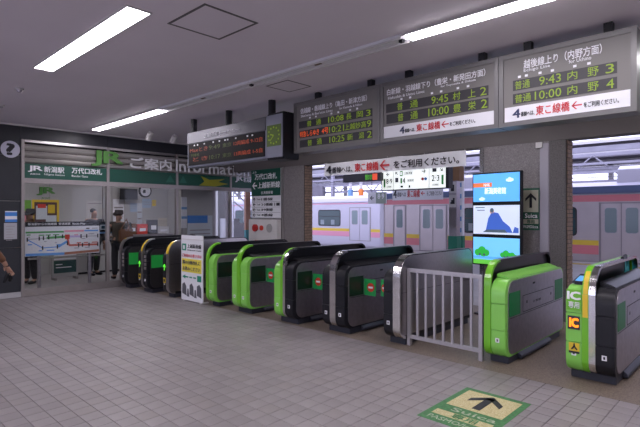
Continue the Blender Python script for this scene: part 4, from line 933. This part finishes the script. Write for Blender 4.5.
box('canopy_deck', M_roofd, c2_, -75, 25, 25, 34, 5.0, 5.15); box('fascia_beam', M_roofw, c2_, -75, 25, 24.9, 25.1, 4.55, 5.25); box('valley_beam', M_roofw, c2_, -75, 25, 29, 29.2, 4.3, 4.9)
for x in range(-72, 25, 5): box('rafter', M_roofw, c2_, x-.09, x+.09, 25, 34, 4.75, 5.0); box('post', M_roofw, c2_, x-.12, x+.12, 29.0, 29.25, -1.1, 4.4)
for k in range(3): box('rail_beam', M_roofd, c2_, -75, 25, 26+2*k, 26.12+2*k, 4.55, 4.72)
c2_.location.y += 2.4
c3_ = thing('signal_gantry', 'pale steel lattice of overhead line beams between the canopies', 'gantry', (-15, 24.4, -1.1))
for z in (3.35, 3.75): box('gantry_beam', mat('lattice_lilac', (.30, .29, .35), .6, noise=.1, scale=2), c3_, -60, 20, 24.3, 24.42, z, z+.10)
for z, y in ((3.15, 18.6), (3.55, 19.2), (3.05, 22.4), (3.4, 22.9)): cyl('overhead_wire', M_roofd, c3_, (-60, y, z), (20, y, z), .016, 6)
for x in range(-58, 20, 6):
    box('gantry_post', mat('lattice_lilac', (.30, .29, .35), .6, noise=.1, scale=2), c3_, x-.1, x+.1, 24.27, 24.47, -1.1, 4.2)
M_lat = mat('lattice_lilac', (.30, .29, .35), .6, noise=.1, scale=2)
for z, y, h in ((2.95, 24.6, .12), (3.5, 25.4, .22), (4.15, 24.6, .14), (4.55, 26.2, .3)): box('lattice_beam', M_lat, c3_, -60, 20, y, y+.12, z, z+h)
for k in range(28):
    x = -58 + k*2.8; MB().cyl((x, 24.6, 2.95), (x+1.4, 24.6, 4.2), .035, 6).build('lattice_brace', M_lat, c3_); MB().cyl((x+1.4, 24.6, 4.2), (x+2.8, 24.6, 2.95), .035, 6).build('lattice_brace', M_lat, c3_)
for k, (x, w) in enumerate(((-36, .5), (-29.5, .35), (-24, .6), (-19, .3), (-14.5, .5), (-9.5, .35), (-5.5, .55), (-2, .3), (1.5, .5))): box('gantry_cabinet', (M_lat, M_roofw, M_roofd)[k % 3], c3_, x, x+w*2, 24.2, 24.5, 2.55+.1*(k % 4), 2.95+.25*(k % 3))
t = thing('far_building', 'long low pale building beyond the tracks', 'building', (-25, 46, 0)); box('wall', mat('building_pale', (.55,.54,.56), .7, noise=.05, scale=.5), t, -90, 30, 46, 50, -1.1, 3.6); box('roof_edge', M_roofd, t, -90, 30, 45.9, 46, 3.45, 3.75)
# hanging signs over the platform
yG = 10.5
x0, zt_ = PY(382, 170.5, yG); x1, _ = PY(446.5, 165, yG); _, zb_ = PY(382, 190, yG)
t = thing('lightbox_sign', 'backlit white platform direction sign in four sections over the platform', 'sign', ((x0+x1)/2, yG, zb_)); hh = zt_-zb_
box('casing', M_blackm, t, x0-.03, x1+.05, yG+.01, yG+.22, zb_-.02, zt_+.02); fx = lambda f: x0+f*(x1-x0); fz = lambda f: zb_+f*hh
for a, b in ((0,.19), (.20,.60), (.605,.745), (.755,.985)): plate('light_panel', M_lightbox, t, 'Y', yG+.01, fx(a), fx(b), zb_, zt_, .012)
yq = yG-.002; Mge = mat('icon_leaf_green', (.03,.34,.06), .5)
arrow('arrow', M_text, t, 'Y', yq, fx(.10), fz(.78), .11, 180, .2, .45); plate('track_bar', Mge, t, 'Y', yq, fx(.03), fx(.06), fz(.12), fz(.55)); text('8·9', 'Y', yq, fx(.075), fx(.175), fz(.3), fz(.55), M_text, t, .02); text('白新線', 'Y', yq, fx(.09), fx(.16), fz(.1), fz(.2), M_text, t)
arrow('arrow', M_text, t, 'Y', yq, fx(.245), fz(.8), .10, 135, .2, .45); plate('pictogram', Mge, t, 'Y', yq, fx(.30), fx(.345), fz(.65), fz(.9)); plate('pictogram', M_lightbox, t, 'Y', yq-.004, fx(.31), fx(.335), fz(.7), fz(.85), .002); text('上越新幹線', 'Y', yq, fx(.36), fx(.50), fz(.7), fz(.86), Mgr, t)
plate('track_bar', Mge, t, 'Y', yq, fx(.31), fx(.335), fz(.28), fz(.55)); text('4', 'Y', yq, fx(.345), fx(.385), fz(.28), fz(.56), M_text, t, .02); text('越後線', 'Y', yq, fx(.42), fx(.52), fz(.35), fz(.48), Mgr, t); plate('pictogram', Mgr, t, 'Y', yq, fx(.225), fx(.275), fz(.35), fz(.58)); plate('pictogram', M_text, t, 'Y', yq, fx(.31), fx(.35), fz(.08), fz(.18)); plate('pictogram', M_text, t, 'Y', yq, fx(.44), fx(.465), fz(.06), fz(.18))
arrow('arrow', M_text, t, 'Y', yq, fx(.675), fz(.82), .11, 0, .2, .45); disc('pictogram', M_textr, t, 'Y', yq, fx(.655), fz(.45), .04); disc('pictogram', mat('sign_blue', (.05,.22,.62)), t, 'Y', yq, fx(.70), fz(.45), .04)
plate('pictogram', M_text, t, 'Y', yq, fx(.80), fx(.86), fz(.75), fz(.92)); arrow('arrow', M_text, t, 'Y', yq, fx(.93), fz(.83), .10, 315, .2, .45); text('2·3', 'Y', yq, fx(.79), fx(.90), fz(.32), fz(.6), M_text, t, .02); plate('track_bar', Mge, t, 'Y', yq, fx(.93), fx(.96), fz(.15), fz(.6)); text('信越線', 'Y', yq, fx(.80), fx(.89), fz(.1), fz(.2), Mgr, t)
for f in (.15, .85): cyl('hanger', M_roofd, t, (fx(f), yG+.1, zt_), (fx(f), yG+.1, 4.35), .02)
x0, zt_ = PY(343, 175, yG-.4); x1, zb_ = PY(380, 180.5, yG-.4)
t = thing('led_sign', 'narrow black LED strip sign left of the backlit sign', 'sign', ((x0+x1)/2, yG-.4, zb_)); box('casing', M_ledbg, t, x0, x1, yG-.4, yG-.25, zb_, zt_, .004)
text('電車がまいります', 'Y', yG-.4, x0+.62*(x1-x0), x0+.80*(x1-x0), zb_+.03, zt_-.03, mat('led_green_far', (.12,.5,.05), .5, emit=.4), t, .02, 'led_text'); plate('led_block', mat('led_red_far', (.9,.10,.04), .5, emit=.5), t, 'Y', yG-.4, x0+.81*(x1-x0), x0+.93*(x1-x0), zb_+.025, zt_-.025)
for f in (.2, .8): cyl('hanger', M_roofd, t, (x0+f*(x1-x0), yG-.32, zt_), (x0+f*(x1-x0), yG-.32, 4.35), .02)
# second banner and small arrow sign further back
yG2 = 13.2
x0, zt_ = PY(392.5, 188.0, yG2); x1, _ = PY(443, 188, yG2); _, zb_ = PY(392.5, 200.5, yG2)
t = thing('paper_banner', 'smaller white banner with red lettering hanging farther back before the train', 'banner', ((x0+x1)/2, yG2, zb_)); hh = zt_-zb_; fx = lambda f: x0+f*(x1-x0)
box('sheet', M_white, t, x0, x1, yG2, yG2+.01, zb_, zt_); text('4', 'Y', yG2, fx(.02), fx(.09), zb_+.2*hh, zt_-.2*hh, M_text, t, .04); text('番線へは', 'Y', yG2, fx(.10), fx(.28), zb_+.28*hh, zt_-.36*hh, M_text, t); text('東こ線橋', 'Y', yG2, fx(.31), fx(.56), zb_+.22*hh, zt_-.22*hh, M_textr, t, .03); arrow('arrow', M_textr, t, 'Y', yG2, fx(.62), zb_+.5*hh, .14, 180, .18, .42); text('をご利用ください', 'Y', yG2, fx(.70), fx(.98), zb_+.3*hh, zt_-.36*hh, M_text, t)
for f in (.05, .95): cyl('hanger', M_roofd, t, (fx(f), yG2+.005, zt_), (fx(f), yG2+.005, 4.35), .01)
x0, zt_ = PY(368, 192.5, yG2); x1, zb_ = PY(386, 203.5, yG2)
t = thing('arrow_sign', 'small grey and white sign with a black left arrow before the far train', 'sign', ((x0+x1)/2, yG2, zb_)); box('panel', M_white, t, x0, x1, yG2, yG2+.04, zb_, zt_); plate('grey_field', mat('field_grey', (.30,.36,.30), .5), t, 'Y', yG2, x0+.45*(x1-x0), x1, zb_, zt_, .003); arrow('arrow', M_text, t, 'Y', yG2, x0+.22*(x1-x0), (zb_+zt_)/2, .16, 180, .2, .45); text('8·9', 'Y', yG2-.003, x0+.55*(x1-x0), x0+.9*(x1-x0), zb_+.16, zt_-.05, M_textw, t, .02)
for f in (.2, .8): cyl('hanger', M_roofd, t, (x0+f*(x1-x0), yG2+.02, zt_), (x0+f*(x1-x0), yG2+.02, 4.35), .012)
# platform post with number plates
yC = 12.0; xa, _ = PY(449, 200, yC); xb, _ = PY(456.5, 200, yC)
t = thing('platform_post', 'grey platform post with number and stairs plates left of the screens', 'post', ((xa+xb)/2, yC, 0)); box('post_shaft', M_steel_d, t, xa, xb, yC, yC+.2, 0, 4.0)
fz = lambda v: PY(452, v, yC)[1]
box('brown_cap', mat('cap_brown', (.20,.10,.04), .6), t, xa-.03, xb+.10, yC-.03, yC+.23, fz(181), fz(166.5)); plate('plate', M_whitem, t, 'Y', yC, xa+.01, xb-.01, fz(193), fz(182), .01); text('1', 'Y', yC-.01, xa+.08, xb-.08, fz(191), fz(185), M_text, t, .05); plate('plate', M_whitem, t, 'Y', yC, xa+.01, xb-.01, fz(207), fz(195), .01)
poly('stairs_symbol', M_text, t, 'Y', yC-.01, [(xa+.05, fz(204)), (xb-.05, fz(204)), (xb-.05, fz(198)), (xb-.10, fz(198)), (xb-.10, fz(200)), (xb-.15, fz(200)), (xb-.15, fz(202)), (xa+.05, fz(202))]); plate('plate', M_steel, t, 'Y', yC, xa+.01, xb-.01, fz(228), fz(209), .01)
box('green_base', mat('post_green', (.01,.16,.10), .5), t, xa-.02, xb+.02, yC-.02, yC+.22, 0, fz(236))
yC2 = 13.0; xa, _ = PY(457, 200, yC2); xb, _ = PY(462.5, 200, yC2)
t = thing('sign_post', 'slim white post with blue lettering beside the grey platform post', 'post', ((xa+xb)/2, yC2, 0)); box('post_shaft', M_white, t, xa, xb, yC2, yC2+.12, 0, 4.0)
for k in range(6): z = 1.0+.33*k; plate('blue_mark', M_sky2, t, 'Y', yC2, xa+.03, xb-.03, z, z+.13, .004)
box('green_ring', mat('post_green', (.01,.16,.10)), t, xa-.01, xb+.01, yC2-.01, yC2+.13, .55, .9)
# coloured marker poles in the far left opening
for u, m, l in ((350.5, M_sky2, 'blue-banded pole above the far train roof'), (361, M_orange, 'orange-banded pole above the far train roof')):
    x = PY(u, 195, 24.12)[0]; t = thing('marker_pole', l, 'pole', (x, 24.12, -1.1)); cyl('shaft', M_roofw, t, (x,24.12,-1.1), (x,24.12,4.3), .10); cyl('band', m, t, (x,24.12,2.35), (x,24.12,3.1), .17)
# stair and pillar beyond the office end
t = thing('concrete_pillar', 'pale concrete pillar seen through the last office pane', 'pillar', (-16, 10.6, 0)); y_ = PX(218, 220, -15.5)[0]; y2 = PX(226, 220, -15.5)[0]
box('shaft', M_offw, t, -16.0, -15.5, y_, y2, 0, 3.2); box('collar', M_whitem, t, -16.03, -15.47, y_-.03, y2+.03, 0, .55)
t = thing('stair', 'white-railed staircase seen left of the pier sign', 'stairs', (-15, 11.3, 0)); ys0 = PX(240, 220, -15)[0]
for k in range(8): box('step', M_conc, t, -15.9, -14.6, ys0+1.5-.26*(k+1), ys0+1.5-.26*k, 0, .17*(k+1)); 
for k in range(5):
    y = ys0+1.4-.5*k; z = .17*(1.5+.5*k/.26); cyl('baluster', M_white, t, (-14.6, y, max(0,z-.3)), (-14.6, y, z+.8), .025, 8)
cyl('hand_rail', M_white, t, (-14.6, ys0+1.5, .95), (-14.6, ys0-.6, 2.35), .035, 10); cyl('mid_rail', M_white, t, (-14.6, ys0+1.5, .6), (-14.6, ys0-.6, 2.0), .025, 10)
t = thing('poster_post', 'post with orange and teal poster beside the staircase', 'post', (-13, 9.9, 0)); y_ = PX(246, 220, -13)[0]; y2 = PX(250.5, 220, -13)[0]
box('shaft', mat('poster_tan', (.36,.16,.09), .6), t, -13.1, -13.0, y_, y2, 1.0, 2.3); box('lower_band', mat('poster_teal', (.02,.22,.24), .6), t, -13.1, -13.0, y_, y2, 0, 1.0)

# ================================================================== PEOPLE
def skin(name, pts, edges, m, parent, sub=1):
    """pts: (x,y,z,radius); grown with a Skin modifier and baked"""
    me = bpy.data.meshes.new(name); off = parent_off(parent)
    me.from_pydata([(p[0]-off[0], p[1]-off[1], p[2]-off[2]) for p in pts], edges, [])
    o = bpy.data.objects.new(name, me); COL.objects.link(o)
    o.modifiers.new('s', 'SKIN'); 
    if not me.skin_vertices: me.attributes.new('sv', 'FLOAT', 'POINT')
    for i, p in enumerate(pts):
        sv = me.skin_vertices[0].data[i]; r = p[3]; sv.radius = r if isinstance(r, tuple) else (r, r); sv.use_root = (i == 0)
    ss = o.modifiers.new('d', 'SUBSURF'); ss.levels = sub; ss.render_levels = sub
    bpy.context.view_layer.update(); dg = bpy.context.evaluated_depsgraph_get()
    m2 = bpy.data.meshes.new_from_object(o.evaluated_get(dg)); bpy.data.objects.remove(o); bpy.data.meshes.remove(me)
    m2.name = name; m2.materials.clear(); m2.materials.append(m)
    for p in m2.polygons: p.use_smooth = True
    n = bpy.data.objects.new(name, m2); COL.objects.link(n); n.parent = parent; return n
def person(label, x, y, face, coat, trousers, hair_m, hat=None, arms='down', h=1.70, swing=0., arm_right=None):
    """face: heading in degrees (direction the person looks, 0 = +X)"""
    t = thing('person', label, 'person', (x, y, 0)); k = h/1.70
    c, s = math.cos(R(face)), math.sin(R(face))
    def T(f, l, z): return (x + f*c - l*s, y + f*s + l*c, z*k)        # forward, left, up
    def Q(f, l, z, r): return (*T(f, l, z), r)
    armp = []
    for sd in (1, -1):
        sw = swing*sd
        if arm_right and sd < 0: armp.append(arm_right); continue
        if arms == 'front': armp.append([(0, .20*sd, 1.38), (.03, .26*sd, 1.12), (.24, .16*sd, 1.02), (.32, .12*sd, 1.04)])
        else: armp.append([(0, .20*sd, 1.38), (-.02-.05*sw, .27*sd, 1.10), (.03-.22*sw, .29*sd, .86), (.04-.30*sw, .29*sd, .78)])
    # body: pelvis root, spine, neck, head, arms, legs in one mesh
    P = [Q(0,0,.95,.13), Q(0,0,1.15,.125), Q(0,0,1.36,.13), Q(0,0,1.46,.06), Q(.015,0,1.53,.06), Q(.02,0,1.60,.085), Q(.01,0,1.67,.06)]
    Ed = [(0,1),(1,2),(2,3),(3,4),(4,5),(5,6)]
    for A in armp:
        b = len(P); P += [Q(*A[0], .06), Q(*A[1], .045), Q(*A[2], .034), Q(*A[3], .03)]; Ed += [(2,b),(b,b+1),(b+1,b+2),(b+2,b+3)]
    legs = []
    for sd in (1, -1):
        sw = swing*sd*.15; L = [(0, .09*sd, .88), (.02+.14*sw, .095*sd, .50), (-.02+.30*sw, .10*sd, .09), (.12+.30*sw, .11*sd, .04)]; legs.append(L)
        b = len(P); P += [Q(*L[0], .085), Q(*L[1], .06), Q(*L[2], .042), Q(*L[3], .035)]; Ed += [(0,b),(b,b+1),(b+1,b+2),(b+2,b+3)]
    P.append(Q(.105,0,1.585,.018)); Ed.append((5, len(P)-1))          # nose
    skin('body', P, Ed, M_skin, t)
    # coat with sleeves
    C = [Q(0,0,.80,.17), Q(0,0,1.0,.16), Q(0,0,1.18,.155), Q(0,0,1.36,.155), Q(0,0,1.45,.075)]; E2 = [(0,1),(1,2),(2,3),(3,4)]
    for A in armp:
        b = len(C); C += [Q(*A[0], .082), Q(*A[1], .062), Q(*A[2], .05)]; E2 += [(3,b),(b,b+1),(b+1,b+2)]
    skin('coat', C, E2, coat, t)
    D = [Q(0,0,.92,.14)]; E3 = []
    for L in legs:
        b = len(D); D += [Q(*L[0], .10), Q(*L[1], .082), Q(*L[2], .066)]; E3 += [(0,b),(b,b+1),(b+1,b+2)]
    skin('trousers', D, E3, trousers, t)
    for L in legs:
        p, q = L[2], L[3]; skin('shoe', [Q(p[0]-.03, p[1], .05, .045), Q(q[0], q[1], .045, .042), Q(q[0]+.06, q[1], .035, .03)], [(0,1),(1,2)], M_blackm, t)
    skin('hair', [Q(-.02,0,1.60,.088), Q(-.01,0,1.665,.09), Q(.03,0,1.70,.06)], [(0,1),(1,2)], hair_m, t)
    for sd in (1,-1):
        ex = T(.088, .032*sd, 1.612); cyl('eye', M_text, t, ex, T(.094, .032*sd, 1.612), .008, 8)
        er = T(.01, .085*sd, 1.59); skin('ear', [(*er, .014), (*T(.0, .088*sd, 1.61), .016)], [(0,1)], M_skin, t)
    cyl('mouth', mat('lip', (.30,.12,.10), .5), t, T(.090, .02, 1.545), T(.090, -.02, 1.545), .006, 8)
    # hands: palm and five fingers
    for A, sd in zip(armp, (1,-1)):
        w = Vector(T(*A[3])); e = Vector(T(*A[2])); d = (w-e).normalized(); side = Vector((-s, c, 0))*1.0; fwd = Vector((c, s, 0))
        lat = fwd if abs(d.z) > .5 else side
        pts = [(*(w - d*.02), .030), (*(w + d*.05), .034)]; ed = [(0,1)]
        for i in range(4):
            o_ = lat*(.028 - .019*i); L_ = (.060,.070,.065,.05)[i]; b = len(pts)
            k1 = w + d*.085 + o_; k2 = k1 + d*L_*.5 - side*sd*.008; k3 = k1 + d*L_*.9 - side*sd*.03
            pts += [(*k1, .010), (*k2, .009), (*k3, .008)]; ed += [(1,b),(b,b+1),(b+1,b+2)]
        b = len(pts); k1 = w + d*.03 + lat*.045; k2 = k1 + d*.04 + lat*.012 - side*sd*.012; pts += [(*k1, .011), (*k2, .009)]; ed += [(0,b),(b,b+1)]
        skin('hand', pts, ed, M_skin, t)
    if hat:
        cyl('cap_crown', hat, t, T(0,0,1.665), T(-.005,0,1.76), .105, 18, .09); cyl('cap_brim', hat, t, T(.05,0,1.662), T(.055,0,1.672), .12, 18)
    return t, T
def hx(u, X, v=230): return PX(u, v, X)[0]
person('man in a dark suit standing behind the route map', -12.45, hx(93.5, -12.45), 20, M_suit, M_suit, M_hair, h=1.66)
person('person in a dark cap and dark clothes at the left end of the office', -12.0, hx(30.5, -12.0), -60, M_suit, M_suit, M_hair, hat=mat('cap_grey', (.03,.03,.035), .7), h=1.60)
p3_, T3 = person('person seen from behind with a brown shoulder bag inside the office', -11.35, hx(119, -11.35), 175, M_coat, M_suit, mat('hair_brown', (.05,.035,.03), .5), hat=mat('hat_grey', (.10,.09,.09), .7), h=1.58, arms='front')
bg = thing('shoulder_bag', 'brown leather shoulder bag on the back of the standing person', 'bag', T3(-.26, .02, .98)); 
bp = T3(-.26, -.06, .98); mbg = MB().box(bp[0]-.06, bp[0]+.06, bp[1]-.15, bp[1]+.15, bp[2]-.02, bp[2]+.27); mbg.build('bag_body', M_brown, bg, .03, seg=3); box('bag_flap', M_brown, bg, bp[0]+.055, bp[0]+.07, bp[1]-.15, bp[1]+.15, bp[2]+.10, bp[2]+.28, .005)
cyl('bag_strap', M_brown, bg, (bp[0], bp[1]+.12, bp[2]+.25), T3(-.10, -.14, 1.52), .014, 8); cyl('bag_strap', M_brown, bg, (bp[0], bp[1]-.12, bp[2]+.25), T3(-.10, -.14, 1.52), .014, 8)
# walker whose trailing arm enters at the left edge
p4_, T4 = person('person in a brown leather jacket, only a trailing arm in view at left edge', -7.61, 1.45, -90, M_brown, M_suit, M_hair, swing=-1.0, arm_right=[(0, -.20, 1.38), (-.22, -.29, 1.14), (-.41, -.30, .86), (-.44, -.30, .80)])
gl = thing('pair_of_gloves', 'dark gloves held in the hand at the left edge of the view', 'gloves', T4(-.45, -.30, .58))
gp = T4(-.45, -.30, .71)
skin('glove', [(gp[0], gp[1], gp[2], .03), (gp[0], gp[1]+.04, gp[2]-.07, .035), (gp[0], gp[1]+.02, gp[2]-.13, .02)], [(0,1),(1,2)], M_blackm, gl); skin('glove', [(gp[0]+.02, gp[1], gp[2], .025), (gp[0]+.02, gp[1]-.03, gp[2]-.08, .03), (gp[0]+.02, gp[1]-.05, gp[2]-.14, .018)], [(0,1),(1,2)], M_blackm, gl)

flush_text()
